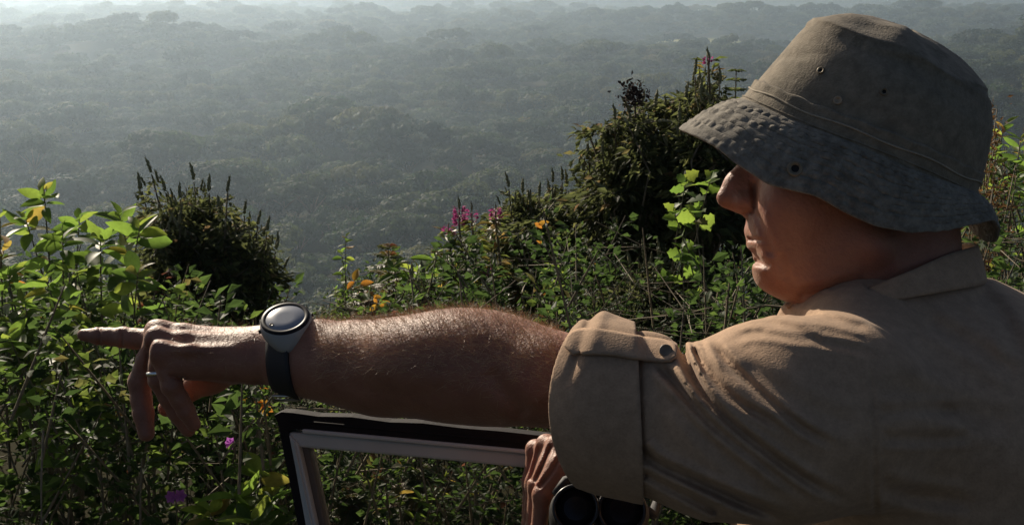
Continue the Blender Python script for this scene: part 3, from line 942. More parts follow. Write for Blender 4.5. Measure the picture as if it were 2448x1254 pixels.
# --- feathery pinnate plants
def feathery(u, v, y, h, wpx, label, seed, tiers=9, rust=.2):
    rn = np.random.default_rng(seed)
    tip = at_y(u, v, y); g = gz(tip[0], y)
    root = empty('feathery_plant', (tip[0], y, g)); tag(root, label, 'plant', 'feathery plants')
    mb = MB(); mb.tube(curve_pts((tip[0], y, g - .03), tip, 0, 8, .03, random), [.008 - .0008 * i for i in range(8)], 6)
    P = []; D = []; N = []; L = []; R = []
    hh = h * y / FPX; ww = wpx * y / FPX
    for k in range(tiers):
        q = k / (tiers - 1); z = tip[2] - hh * q; Lf = ww * (.25 + .75 * q ** .7)
        for j in range(5):
            az = rn.uniform(0, 6.28); dd = unit(np.array([math.cos(az), math.sin(az), .45 - .5 * q]))
            c0 = np.array([tip[0], y, z]); n = 36
            t = np.repeat(np.linspace(.12, 1, n // 2), 2); sg = np.tile([1, -1], n // 2)[:, None]
            p = c0 + dd * (t * Lf)[:, None] + np.array([0, 0, -.25 * Lf]) * (t ** 2)[:, None]
            sd_ = np.cross(dd, UPZ)
            P.append(p); D.append(sd_ * sg + dd * .35 - UPZ * .1); N.append(UPZ + rn.normal(0, .2, (n, 3))); L.append(.038 * (1.1 - .7 * t) * rn.uniform(.8, 1.2, n))
            R.append(np.clip(np.full(n, rn.uniform(.75, 1) if rn.uniform() < rust else rn.uniform(0, .6)) + rn.normal(0, .05, n), 0, 1))
            mb.tube([c0, c0 + dd * Lf * .5 - UPZ * .06 * Lf, c0 + dd * Lf - UPZ * .25 * Lf], [.0025, .002, .001], 3, False)
    P = np.concatenate(P); 
    Lc = np.concatenate(L)
    cloud('leaflets', P, np.concatenate(D), np.concatenate(N), Lc, Lc * .34, np.concatenate(R), M['leaf_fern'], root)
    mb.build('stem', M['twig'], root)
feathery(928, 592, 4.2, 190, 105, 'feathery layered plant between the sapling and the bright shrub', 61, rust=.3)
feathery(865, 690, 4.0, 90, 70, 'feathery plant with yellowing fronds just above the forearm', 62, tiers=6, rust=.6)
feathery(1240, 640, 4.3, 130, 95, 'feathery plant below the flat-topped spike shrub', 63, rust=.15)
feathery(1760, 170, 4.6, 180, 60, 'wispy plant tip showing at the front of the hat', 64, rust=0)
feathery(1000, 1120, 3.0, 130, 130, 'feathery fronds behind the vehicle window', 65, rust=.25)
feathery(840, 1180, 2.9, 80, 110, 'low feathery fronds beside the window post', 66, rust=.4)

# --- dry rust-coloured plant behind the hat
def dry_plant(u, v, y, h, w, label, seed):
    rn = np.random.default_rng(seed)
    tip = at_y(u, v, y); g = gz(tip[0], y); root = empty('dry_plant', (tip[0], y, g)); tag(root, label, 'plant', 'dry plants')
    mb = MB(); P = []
    for k in range(7):
        t = at_y(u + rn.uniform(-w, w), v + rn.uniform(0, h * .5), y + rn.uniform(-.1, .1))
        c = curve_pts((tip[0], y, g - .03), t, 0, 8, .05, random); mb.tube(c, [.005 - .0005 * i for i in range(8)], 5)
        m = 110; f = rn.uniform(.5, 1, m) * 7; i = np.minimum(f.astype(int), 6); cc = np.array(c)
        P.append(cc[i] + (cc[i + 1] - cc[i]) * (f - i)[:, None] + rn.normal(0, .018, (m, 3)))
    P = np.concatenate(P); n = len(P)
    cloud('dry_leaves', P, rn.normal(0, 1, (n, 3)), rn.normal(0, 1, (n, 3)), rn.uniform(.012, .028, n), .009, rn.uniform(0, 1, n), M['leaf_dry'], root)
    mb.build('stem', M['twig'], root)
dry_plant(2372, 235, 3.3, 160, 14, 'straw-coloured dry spray rising behind the hat', 71)
dry_plant(2405, 395, 3.2, 130, 34, 'rust-brown dry seed heads behind the brim', 72)

# --- scattered yellow leaves that catch the eye
def yellow_leaf(u, v, y, L, label, n=1):
    r = random.Random(int(u)); p = at_y(u, v, y)
    root = empty('yellow_leaf_cluster', p); tag(root, label, 'leaf', 'yellowed leaves')
    for k in range(n):
        put_leaf(root, YLEAF, p + np.array([r.uniform(-.02, .02), 0, r.uniform(-.03, .03)]), (r.uniform(-1, 1), r.uniform(-.3, .3), r.uniform(-.8, .4)), (r.uniform(-.3, .3), -.8, .5), L * r.uniform(.7, 1.1))
    mb = MB(); mb.tube([p, p + np.array([.03, .02, -.16]), p + np.array([.02, .05, -.4])], [.002, .0025, .003], 4); mb.build('stalk', M['twig'], root)
yellow_leaf(1283, 542, 4.0, .05, 'pair of yellow leaves under the flat-topped spike shrub', 3)
yellow_leaf(906, 728, 3.6, .04, 'upright cluster of yellow leaves just above the forearm', 5)
yellow_leaf(240, 965, 2.8, .045, 'yellow leaves left of the hanging middle finger', 4)
yellow_leaf(610, 950, 2.9, .045, 'yellowing leaf cluster under the watch buckle', 6)
yellow_leaf(855, 690, 3.7, .05, 'yellow frond tip left of the feathery plant', 3)
yellow_leaf(1320, 690, 3.8, .04, 'orange leaves hanging above the elbow', 5)
# ------------------------------------------------------------------ the pointing man
M['skin'] = None
def make_skin():
    m, nt, out = new_mat('skin')
    b = nd(nt, 'ShaderNodeBsdfPrincipled')
    n1 = noise(nt, 22, 4, .6); n2 = noise(nt, 260, 3, .6)
    r = ramp(nt, n1.outputs[0], [(.3, (.24, .098, .062)), (.52, (.32, .14, .088)), (.72, (.27, .106, .074))])
    mx = nd(nt, 'ShaderNodeMix', data_type='RGBA', blend_type='MULTIPLY'); mx.inputs[0].default_value = .22
    nt.links.new(r.outputs[0], mx.inputs[6]); nt.links.new(n2.outputs[0], mx.inputs[7])
    nt.links.new(mx.outputs[2], b.inputs['Base Color'])
    b.inputs['Roughness'].default_value = .5
    b.inputs['Specular IOR Level'].default_value = .38
    b.inputs['Sheen Weight'].default_value = .18
    b.inputs['Sheen Roughness'].default_value = .35
    b.inputs['Sheen Tint'].default_value = (1.0, .86, .72, 1)
    b.inputs['Subsurface Weight'].default_value = .18
    b.inputs['Subsurface Radius'].default_value = (1.0, .28, .14)
    b.inputs['Subsurface Scale'].default_value = .009
    n3 = noise(nt, 420, 3, .6); n4 = noise(nt, 90, 3, .6)
    ad = nd(nt, 'ShaderNodeMath', operation='ADD')
    nt.links.new(n3.outputs[0], ad.inputs[0]); nt.links.new(n4.outputs[0], ad.inputs[1])
    bp = nd(nt, 'ShaderNodeBump'); bp.inputs['Strength'].default_value = .5; bp.inputs['Distance'].default_value = .0016
    nt.links.new(ad.outputs[0], bp.inputs['Height']); nt.links.new(bp.outputs[0], b.inputs['Normal'])
    nt.links.new(b.outputs[0], out.inputs['Surface'])
    return m
M['skin'] = make_skin()

def cloth(name, c0, c1, rough=.9, bump=.35, mottle=.12):
    m, nt, out = new_mat(name)
    b = nd(nt, 'ShaderNodeBsdfPrincipled')
    b.inputs['Roughness'].default_value = rough
    b.inputs['Specular IOR Level'].default_value = .15
    b.inputs['Sheen Weight'].default_value = .08
    n1 = noise(nt, 9, 5, .6); n2 = noise(nt, 500, 2, .5)
    r = ramp(nt, n1.outputs[0], [(.3, c0), (.7, c1)])
    mx = nd(nt, 'ShaderNodeMix', data_type='RGBA', blend_type='MULTIPLY'); mx.inputs[0].default_value = .3
    nt.links.new(r.outputs[0], mx.inputs[6]); nt.links.new(n2.outputs[0], mx.inputs[7])
    n5 = noise(nt, 95, 4, .7); r5 = ramp(nt, n5.outputs[0], [(.35, (1 - mottle,) * 3), (.65, (1 + mottle,) * 3)])
    m5 = nd(nt, 'ShaderNodeMix', data_type='RGBA', blend_type='MULTIPLY'); m5.inputs[0].default_value = 1.0
    nt.links.new(mx.outputs[2], m5.inputs[6]); nt.links.new(r5.outputs[0], m5.inputs[7])
    nt.links.new(m5.outputs[2], b.inputs['Base Color'])
    n3 = noise(nt, 600, 2, .6); n4 = noise(nt, 26, 5, .62)
    ad = nd(nt, 'ShaderNodeMath', operation='MULTIPLY_ADD'); ad.inputs[1].default_value = .35
    nt.links.new(n3.outputs[0], ad.inputs[0]); nt.links.new(n4.outputs[0], ad.inputs[2])
    bp = nd(nt, 'ShaderNodeBump'); bp.inputs['Strength'].default_value = bump; bp.inputs['Distance'].default_value = .004
    nt.links.new(ad.outputs[0], bp.inputs['Height']); nt.links.new(bp.outputs[0], b.inputs['Normal'])
    nt.links.new(b.outputs[0], out.inputs['Surface'])
    return m
M['shirt'] = cloth('khaki_shirt_cloth', (.39, .262, .172), (.47, .318, .212))
M['hat'] = cloth('faded_hat_cloth', (.19, .165, .125), (.29, .24, .18), bump=.6, mottle=.22)
M['brim'] = cloth('faded_sky_greyed_brim_cloth', (.17, .155, .13), (.26, .235, .195), bump=.5, mottle=.34)  # faded; greyer, darker base than the crown paints in the sky's reflection
M['trousers'] = cloth('trouser_cloth', (.16, .13, .09), (.2, .16, .11))
M['hair'] = basic('short_hair', [(.03, .022, .016), (.06, .045, .03)], scale=300, rough=.7, bump=.6, bscale=500)
M['arm_hair'] = basic('arm_hair', [(.42, .28, .15), (.55, .38, .22)], scale=80, rough=.5)

person = empty('person', (.35, 1.0, 0))
tag(person, 'man in khaki shirt and sun hat pointing left with outstretched arm', 'person')

def px_r(r, d): return r * d / FPX
def cp(u, v, d, r): return (C(u, v, d), px_r(r, d))

body = Field()
# --- left arm, wrist to shoulder
arm = [(600, 850, 1.088, 48), (640, 849, 1.082, 52), (700, 851, 1.07, 62), (760, 857, 1.058, 74), (850, 865, 1.04, 89),
       (950, 872, 1.02, 102), (1050, 875, 1.0, 110), (1120, 877, .985, 115), (1185, 884, .97, 112), (1260, 898, .955, 104),
       (1330, 906, .94, 99), (1420, 930, .925, 96), (1600, 1010, .90, 100), (1850, 1010, .89, 120)]
body.chain([cp(*a) for a in arm], k=.01, kin=.02)
body.chain([cp(u, v + 8, d + .016, r * .82) for u, v, d, r in arm[:3]], k=.012, kin=.012)
body.ell(C(1110, 858, .985), (.07, .03, .028), k=.04)          # brachioradialis bulge
body.chain([cp(700, 876, 1.06, 38), cp(900, 898, 1.03, 68), cp(1180, 918, .975, 74)], k=.03, kin=.02)   # ulnar side mass
body.chain([cp(560, 818, 1.09, 22), cp(760, 812, 1.05, 34)], k=.02)
groove(body, [(1165, 880, .88), (1195, 920, .88), (1230, 960, .88), (1262, 1000, .90)], .0032, 22, dmax=.06, lift=.4)
groove(body, [(820, 920, .97), (950, 935, .95), (1080, 950, .94)], .0012, 22, dmax=.06, lift=.4)
# --- left hand: metacarpals
MCP = {'index': (374, 806, 1.122, 28), 'middle': (382, 800, 1.106, 29), 'ring': (386, 822, 1.088, 28), 'little': (394, 852, 1.073, 26)}
mc_end = {'index': (600, 832, 1.108, 40), 'middle': (605, 838, 1.096, 42), 'ring': (608, 846, 1.082, 42), 'little': (608, 858, 1.072, 38)}
for f in MCP:
    a = MCP[f]; b = mc_end[f]
    body.cone(C(*a[:3]), C(*b[:3]), px_r(a[3], a[2]), px_r(b[3], b[2]), k=.014)
body.cone(C(420, 865, 1.075), C(600, 868, 1.075), px_r(40, 1.07), px_r(40, 1.07), k=.016)      # edge of the palm
body.cone(C(440, 862, 1.10), C(590, 860, 1.10), px_r(44, 1.1), px_r(46, 1.1), k=.016)
body.chain([cp(600, 862, 1.112, 38), cp(500, 898, 1.135, 40), cp(462, 925, 1.142, 27)], k=.018, kin=.012)    # ball of the thumb
body.chain([cp(465, 922, 1.142, 27), cp(428, 956, 1.138, 23), cp(399, 975, 1.132, 20.5)], k=.006, kin=.005)  # thumb
# tendons and knuckles on the back of the hand
body.chain([cp(366, 781, 1.104, 11), cp(440, 788, 1.098, 7), cp(600, 806, 1.09, 7)], k=.010, kin=.01)
body.chain([cp(364, 800, 1.080, 11), cp(440, 806, 1.078, 7), cp(600, 815, 1.075, 7)], k=.010, kin=.01)
body.chain([cp(372, 832, 1.060, 11), cp(450, 835, 1.056, 6), cp(560, 840, 1.06, 5)], k=.010, kin=.01)
body.ell(C(378, 796, 1.100), (.012, .011, .012), k=.008)
body.ell(C(374, 812, 1.080), (.011, .010, .012), k=.008)
body.ell(C(382, 842, 1.063), (.0105, .009, .011), k=.008)
# --- left hand: fingers
def finger(pts, k=.004):
    body.chain([cp(*p) for p in pts], k=k, kin=.0035)
finger([(372, 811, 1.124, 27), (320, 809, 1.128, 24), (293, 806, 1.130, 23.5), (262, 804, 1.132, 20.5), (236, 803, 1.134, 20), (200, 800, 1.136, 14.5)], k=.006)
body.ell(C(296, 790, 1.128), (.0045, .006, .0030), k=.004)
finger([(378, 806, 1.108, 27), (352, 860, 1.113, 25.5), (334, 912, 1.116, 26.5), (338, 955, 1.115, 24), (343, 988, 1.113, 24), (350, 1035, 1.110, 19.5)], k=.005)
finger([(384, 832, 1.088, 26.5), (378, 872, 1.088, 25), (381, 907, 1.090, 25.5), (404, 950, 1.096, 23), (424, 984, 1.100, 22.5), (450, 1025, 1.104, 18.5)], k=.004)
finger([(396, 858, 1.071, 26), (402, 890, 1.069, 24), (410, 922, 1.069, 24), (430, 955, 1.074, 21.5), (444, 980, 1.078, 21), (463, 1013, 1.084, 17)], k=.004)
groove(body, [(362, 800, 1.06), (352, 850, 1.08), (350, 890, 1.09)], .0022, 5, dmax=.05, lift=.2)
groove(body, [(400, 895, 1.05), (425, 905, 1.055), (445, 900, 1.06)], .0025, 5, dmax=.05, lift=.2)
for u, v, d in ((291, 806, 1.13), (237, 803, 1.134)):
    groove(body, [(u, v - 26, d), (u + 1, v, d - .02), (u, v + 24, d)], .0013, 3.5, dmax=.05, lift=.5)

# --- head (looking left, seen from its left side)
H = 1.0
def hx(px_): return px_ * H / FPX
body.ell(C(2072, 345, H), (hx(245), .078, hx(225)), k=.02)                   # skull, under the hat
body.ell(C(1950, 470, H), (hx(150), .062, hx(170)), k=.03)                   # face
body.ell(C(1945, 570, H), (hx(135), .055, hx(110)), k=.03)
body.ell(C(1903, 558, H), (hx(100), .034, hx(74)), k=.02)                   # mouth mound
body.ell(C(1861, 655, H), (hx(56), .029, hx(42)), k=.014)                     # chin
for s in (-1, 1):
    body.cone(C(1885, 648, H + s * .012), C(2085, 585, H + s * .054), hx(40), hx(48), k=.02)   # jaw
    body.ell(C(1905, 480, H + s * .040), (hx(70), .024, hx(62)), k=.03)      # cheek
    body.ell(C(1885, 590, H + s * .028), (hx(50), .018, hx(70)), k=.03)      # cheek beside the mouth
    body.ell(C(1781, 482, H + s * .0125), (hx(24), .0080, hx(21)), k=.008)    # wing of the nose
    body.ell(C(2085, 430, H + s * .078), (hx(28), .010, hx(62)), k=.008)      # ear
body.ell(C(1975, 640, H), (hx(140), .050, hx(72)), k=.02)                    # under the chin
body.chain([(C(2150, 470, H), hx(138)), (C(2125, 640, H), hx(142)), (C(2120, 860, H), hx(150))], k=.012, kin=.03)   # neck
body.chain([(C(2120, 850, H), .06), (C(2120, 1000, H + .02), .10), (C(2150, 1200, H + .06), .12)], k=.02, kin=.04)  # trunk under the shirt
body.cone(C(2000, 945, .9), C(2050, 900, 1.16), .06, .06, k=.05)
body.chain([(C(1790, 395, H), hx(24)), (C(1757, 438, H), hx(19)), (C(1731, 470, H), hx(15.5))], k=.016, kin=.012)     # nose bridge and tip
body.chain([(C(1815, 430, H), hx(34)), (C(1778, 474, H), hx(25))], k=.014)
body.cone(C(1737, 479, H), C(1782, 493, H), hx(12), hx(13), k=.010)
body.ell(C(1811, 551, H), (hx(24), .022, hx(13)), k=.006)                    # lips
body.ell(C(1815, 588, H), (hx(24), .021, hx(12)), k=.006)
body.chain([(C(1784, 570, H), hx(3)), (C(1800, 571, H - .014), hx(2.5))], k=.003, mode='s')
groove(body, [(1790, 571, 0), (1808, 572, 0), (1834, 578, 0)], .0020, 4.5, lift=.2, ends=(.05, .5))
body.ell(C(1786, 615, H), (hx(18), .03, hx(9)), k=.010, mode='s')           # hollow above the chin
groove(body, [(1802, 425, 0), (1806, 470, 0), (1804, 507, 0)], .0018, 8, lift=.4, ends=.2)
groove(body, [(1806, 495, 0), (1818, 535, 0), (1840, 580, 0), (1847, 628, 0)], .0015, 9, lift=.6, ends=.2)
groove(body, [(1772, 507, 0), (1790, 508, 0), (1806, 504, 0)], .0012, 5, lift=.3, ends=.2)
groove(body, [(1800, 622, .97), (1825, 628, .965), (1842, 640, .96)], .0020, 9, dmax=.05, lift=.5)
groove(body, [(1900, 700, .95), (1980, 700, .945), (2080, 660, .94)], .0016, 14, dmax=.05, lift=.5)
groove(body, [(1862, 600, .96), (1872, 640, .955), (1880, 670, .955)], .0012, 10, dmax=.05, lift=.5)

# --- right arm and hand, reaching forward behind the left sleeve
RA = [(2030, 930, 1.18, 120), (1820, 1060, 1.21, 95), (1600, 1082, 1.20, 76), (1450, 1108, 1.17, 60), (1390, 1122, 1.155, 52)]
body.chain([cp(*a) for a in RA], k=.03, kin=.03)
knuck = [((1281, 1074, 1.172), (1270, 1150, 1.172), (1265, 1260, 1.170), (1266, 1330, 1.168)),
         ((1306, 1062, 1.153), (1277, 1156, 1.150), (1268, 1262, 1.150), (1271, 1335, 1.148)),
         ((1331, 1064, 1.135), (1284, 1160, 1.129), (1275, 1264, 1.130), (1278, 1335, 1.128)),
         ((1347, 1108, 1.118), (1296, 1182, 1.108), (1288, 1266, 1.110), (1290, 1325, 1.108))]
for (a, b, c, e) in knuck:
    body.cone(C(*a), C(1392, 1128, 1.15), px_r(25, 1.15), px_r(46, 1.15), k=.010)
    body.chain([(C(*a), px_r(23, 1.14)), (C(*b), px_r(20.5, 1.14)), (C(*c), px_r(19, 1.14)), (C(*e), px_r(16, 1.14))], k=.004, kin=.004)
    body.ell(C(b[0] - 1, b[1], b[2]), (.0078, .0076, .011), k=.006)
body.ell(C(1345, 1128, 1.125), (.026, .02, .020), k=.014)
groove(body, [(1290, 1065, 1.13), (1278, 1110, 1.13), (1268, 1150, 1.13)], .0025, 4.5, dmax=.04, lift=.2, ends=.05)
groove(body, [(1318, 1060, 1.12), (1300, 1110, 1.12), (1276, 1152, 1.12)], .0030, 4.5, dmax=.04, lift=.2, ends=.05)
groove(body, [(1340, 1088, 1.11), (1318, 1130, 1.10), (1286, 1166, 1.10)], .0030, 5, dmax=.04, lift=.3, ends=.05)

Vb, Qb = surface(body, C(170, 1340, 1.0) * 0 + np.array([-.50, .78, -.34]), np.array([.55, 1.32, .24]), .0020)
# leave out what the shirt covers entirely
BODY_N = None
me = npmesh('body', cam2world(Vb), Qb)
body_o = link('body', me, M['skin'], person)

# nails
def nail(u, v, d, ax, nrm, L, Wd):
    c = C(u, v, d); ax = np.array(ax, float); ax /= np.linalg.norm(ax)
    nrm = np.array(nrm, float); nrm -= ax * (nrm @ ax); nrm /= np.linalg.norm(nrm); b = np.cross(ax, nrm)
    V = []; Fs = []
    for i in range(6):
        for j in range(7):
            s = -1 + 2 * i / 5; t = -1 + 2 * j / 6
            wd = Wd * (1 - .25 * max(0, s) ** 2 - .15 * max(0, -s) ** 3)
            V.append(cam2world(c + ax * s * L + b * t * wd + nrm * (-.0022 * t * t - .0006 * s * s)))
    for i in range(5):
        for j in range(6):
            Fs.append((i * 7 + j, i * 7 + j + 1, i * 7 + j + 8, i * 7 + j + 7))
    mb = MB(); mb.add(V, Fs)
    o = mb.build('fingernail', M['nail'], person)
    m = o.modifiers.new('thickness', 'SOLIDIFY'); m.thickness = .0008
M['nail'] = basic('fingernail', [(.55, .36, .29), (.6, .42, .34)], scale=60, rough=.25)
nail(204, 787, 1.134, (-1, .03, -.03), (0, -.35, 1), .0062, .0052)

# eyes (in the shade of the hat)
M['eye'] = basic('eyeball', [(.7, .66, .62), (.75, .7, .66)], scale=5, rough=.15)
for s in (-1, 1):
    mb = MB(); c = C(1846, 386, H + s * .031); V = []; Fs = []
    for i in range(9):
        for j in range(12):
            a = math.pi * i / 8; b_ = 2 * math.pi * j / 12
            V.append(cam2world(c + .0125 * np.array([math.cos(a), math.sin(a) * math.cos(b_), math.sin(a) * math.sin(b_)])))
    for i in range(8):
        for j in range(12):
            Fs.append((i * 12 + j, i * 12 + (j + 1) % 12, (i + 1) * 12 + (j + 1) % 12, (i + 1) * 12 + j))
    mb.add(V, Fs); mb.build('eye', M['eye'], person)

# short hair at the back of the head
hf = Field()
hf.ell(C(2100, 350, H), (hx(228), .081, hx(222)), k=.01)
hf.ell(C(2165, 500, H), (hx(120), .060, hx(100)), k=.03)
def hclip(P, d):
    q = pix(P)
    e = np.maximum((2185 + (q[:, 1] - 480) * .45 - q[:, 0]) * .00038, (q[:, 1] - 598) * .00038)
    return np.maximum(d, e) - d
hf.func(hclip, C(2100, 400, H), 1.0)
Vh, Qh = surface(hf, C(1900, 640, H) - np.array([0, .11, 0]), C(2400, 100, H) + np.array([0, .11, 0]), .004)
link('hair', npmesh('hair', cam2world(Vh), Qh), M['hair'], person)

# fine hair on the forearm
def arm_hair():
    nrm = np.zeros(len(Vb) * 3, np.float32); me.vertices.foreach_get('normal', nrm); nrm = nrm.reshape(-1, 3)
    q = pix(Vb)
    wv = cam2world(Vb)
    up = nrm[:, 2] * .8 - nrm[:, 1] * .35
    w = ((q[:, 0] > 415) & (q[:, 0] < 1345) & (q[:, 1] < 960) & (Vb[:, 1] < 1.12)).astype(float) * np.clip((up - .25) * 1.8, 0, 1)
    w *= np.where(q[:, 0] < 625, .18, 1.0)
    w[(q[:, 0] > 610) & (q[:, 0] < 760)] = 0
    w /= w.sum()
    n = 6500
    ids = RNG.choice(len(Vb), n, p=w)
    P = wv[ids] + RNG.normal(0, .0008, (n, 3)); N = nrm[ids]
    along = np.array([-1.0, .12, 0]); L = RNG.uniform(.006, .014, n)
    D1 = N * RNG.uniform(.25, .8, (n, 1)) + along * RNG.uniform(-.25, 1.0, (n, 1)) + RNG.normal(0, .35, (n, 3))
    D1 /= np.linalg.norm(D1, axis=1, keepdims=True)
    D2 = D1 + along * .35 + RNG.normal(0, .3, (n, 3)) - N * .15
    D2 /= np.linalg.norm(D2, axis=1, keepdims=True)
    S = np.cross(D1, RNG.normal(0, 1, (n, 3))); S /= np.linalg.norm(S, axis=1, keepdims=True)
    wd = .00011
    p0 = P - N * .0004; p1 = p0 + D1 * (L * .55)[:, None]; p2 = p1 + D2 * (L * .5)[:, None]
    V = np.stack([p0 - S * wd, p0 + S * wd, p1 + S * wd * .8, p1 - S * wd * .8, p2], 1).reshape(-1, 3)
    b = np.arange(n)[:, None] * 5
    T = np.concatenate([b + [0, 1, 2], b + [0, 2, 3], b + [3, 2, 4]])
    o = link('arm_hair', npmesh('arm_hair', V, T, False), M['arm_hair'], person)
    o['kind'] = 'stuff'
arm_hair()

# ------------------------------------------------------------------ shirt
shirt = Field()
SL = [(1440, 968, .905, 176), (1560, 998, .89, 178), (1690, 1038, .872, 193), (1780, 1026, .864, 220), (1865, 1004, .86, 240), (1980, 985, .865, 240)]
def sleeve(f, grow=0.0, n=None):
    f.chain([(C(u, v, d), px_r(r, d) * .985 + grow) for u, v, d, r in SL[:n]], k=.02, kin=.014)
sleeve(shirt)
shirt.ell(C(2190, 1010, 1.03), (.148, .185, .135), k=.06)                 # shoulders and upper back
shirt.ell(C(2180, 1300, 1.10), (.178, .205, .26), k=.06)                  # chest
shirt.ell(C(2300, 1165, 1.05), (.150, .19, .165), k=.06)                   # back
shirt.chain([(C(2110, 800, H), .070), (C(2130, 930, H + .02), .11)], k=.05, kin=.04)
shirt.cone(C(2050, 870, .93), C(2080, 850, 1.12), .050, .05, k=.04)
shirt.cone(C(1905, 765, 1.0), C(2010, 790, .96), .012, .03, k=.03)
shirt.chain([cp(1960, 985, 1.22, 170), cp(1820, 1060, 1.22, 120), cp(1700, 1075, 1.21, 105)], k=.05, kin=.03)   # right sleeve
shirt.ell(C(2190, 1650, 1.2), (.17, .19, .25), k=.06)
# cloth bunched behind the tab and pleats on the shoulder
for (u, v, d, r) in [(1425, 795, .905, 26), (1446, 788, .918, 30), (1495, 806, .912, 24), (1545, 812, .905, 26), (1580, 818, .90, 16)]:
    shirt.ell(C(u, v, d), (px_r(r, d) * 1.35, px_r(r, d) * 1.2, px_r(r, d)), k=.010)
D0 = .80
G = groove
G(shirt, [(1625, 815, .845), (1634, 850, .82), (1659, 914, .80), (1710, 985, .785), (1786, 1047, .785), (1863, 1103, .80), (1950, 1165, .83), (2060, 1205, .86)], .0084, 11, dmax=.09, lift=.5, ends=(.08, .3))
G(shirt, [(1560, 860, .82), (1600, 900, .81), (1649, 955, .795), (1710, 1021, .785), (1786, 1077, .79), (1863, 1138, .81), (1954, 1200, .84)], .0070, 11, dmax=.09, lift=.5, ends=(.15, .3))
G(shirt, [(1700, 812, .85), (1740, 868, .82), (1802, 924, .79), (1888, 1001, .785), (1939, 1036, .79), (2010, 1068, .80)], .0056, 10, dmax=.09, lift=.5, ends=(.15, .3))
G(shirt, [(1655, 825, .85), (1669, 853, .82), (1715, 914, .795), (1761, 965, .785), (1837, 1001, .78), (1900, 1040, .785)], .0048, 9.5, dmax=.09, lift=.5, ends=(.12, .3))
G(shirt, [(1528, 1068, 0), (1557, 1108, .825), (1633, 1138, .83), (1710, 1174, .84), (1812, 1215, .86), (1900, 1250, .88)], .0088, 13, dmax=.10, lift=.5, ends=(.02, .3))
G(shirt, [(1540, 1125, .84), (1580, 1150, .85), (1650, 1185, .86), (1720, 1225, .87)], .0055, 12, dmax=.10, lift=.5, ends=.05)
G(shirt, [(1600, 930, .80), (1680, 1030, .79), (1760, 1110, .80), (1830, 1160, .82)], .0028, 20, dmax=.09, lift=.5)
G(shirt, [(1760, 860, .80), (1850, 930, .785), (1950, 985, .785), (2060, 1020, .80)], .0026, 22, dmax=.09, lift=.5)
G(shirt, [(1820, 772, .90), (1880, 778, .88), (1925, 800, .86), (1965, 812, .85)], .0016, 9, dmax=.08, lift=.6)
G(shirt, [(1745, 812, .87), (1800, 790, .865), (1870, 800, .85), (1940, 818, .83), (2020, 825, .82), (2100, 850, .82)], .0014, 9, dmax=.08, lift=.7)
G(shirt, [(1850, 750, .93), (1930, 752, .92), (2010, 765, .90), (2080, 790, .88)], .0015, 9, dmax=.08, lift=.6)
G(shirt, [(2330, 690, 1.0), (2380, 730, .97), (2420, 790, .93), (2440, 860, .9)], .0032, 20, dmax=.12, lift=.6)
G(shirt, [(2200, 760, .93), (2290, 800, .90), (2380, 860, .87), (2440, 900, .86)], .0030, 18, dmax=.10, lift=.7)
G(shirt, [(2100, 900, .83), (2220, 960, .83), (2330, 1000, .85), (2440, 1010, .87)], .0024, 26, dmax=.10, lift=.7)
G(shirt, [(2080, 870, .84), (2090, 1000, .82), (2088, 1120, .84), (2095, 1250, .86)], .0010, 6, dmax=.10, lift=.9)      # armhole seam
G(shirt, [(2090, 985, .82), (2200, 975, .83), (2300, 985, .85)], .0020, 13, dmax=.10, lift=.7)
G(shirt, [(2095, 1045, .83), (2220, 1050, .84), (2330, 1040, .86)], .0020, 13, dmax=.10, lift=.7)
G(shirt, [(2095, 1160, .85), (2200, 1190, .86), (2330, 1200, .88)], .0026, 18, dmax=.10, lift=.7)
for u in (1634, 1656, 1682):
    G(shirt, [(u - 8, 812, 0), (u, 830, 0), (u + 14, 862, 0), (u + 40, 905, 0)], .0022, 7, lift=.6, ends=.3)
G(shirt, [(1527, 855, 0), (1528, 900, 0), (1530, 960, 0), (1533, 1040, 0), (1537, 1100, 0), (1542, 1148, 0)], .0034, 6.5, lift=.0, ends=.04)
def soft(P, d):
    x, y, z = P.T
    return (.0020 * np.sin(23 * x + 31 * z + 3 * np.sin(19 * z + 11 * y)) * np.sin(27 * y - 13 * z + 1.3) + .0006 * np.sin(61 * x - 47 * z + 2 * np.sin(33 * x))).astype(np.float32)
shirt.func(soft, C(2000, 1000, 1), 2.0)
# neck opening
shirt.chain([(C(2135, 560, H), .060), (C(2120, 735, H), .060)], k=.006, mode='s')
# the sleeve stops inside the rolled cuff
def slcut(P, d):
    e = (C(1470, 960, .9)[0] - P[:, 0]).astype(np.float32)
    return np.maximum(d, e) - d
shirt.func(slcut, C(1400, 960, .9), .20)
lo = np.array([C(1420, 0, .84)[0], .70, -.50]); hi = np.array([.66, 1.42, .02])
Vs, Qs = surface(shirt, lo, hi, .0022)
shirt_o = link('shirt', npmesh('shirt', cam2world(Vs), Qs), M['shirt'], person)

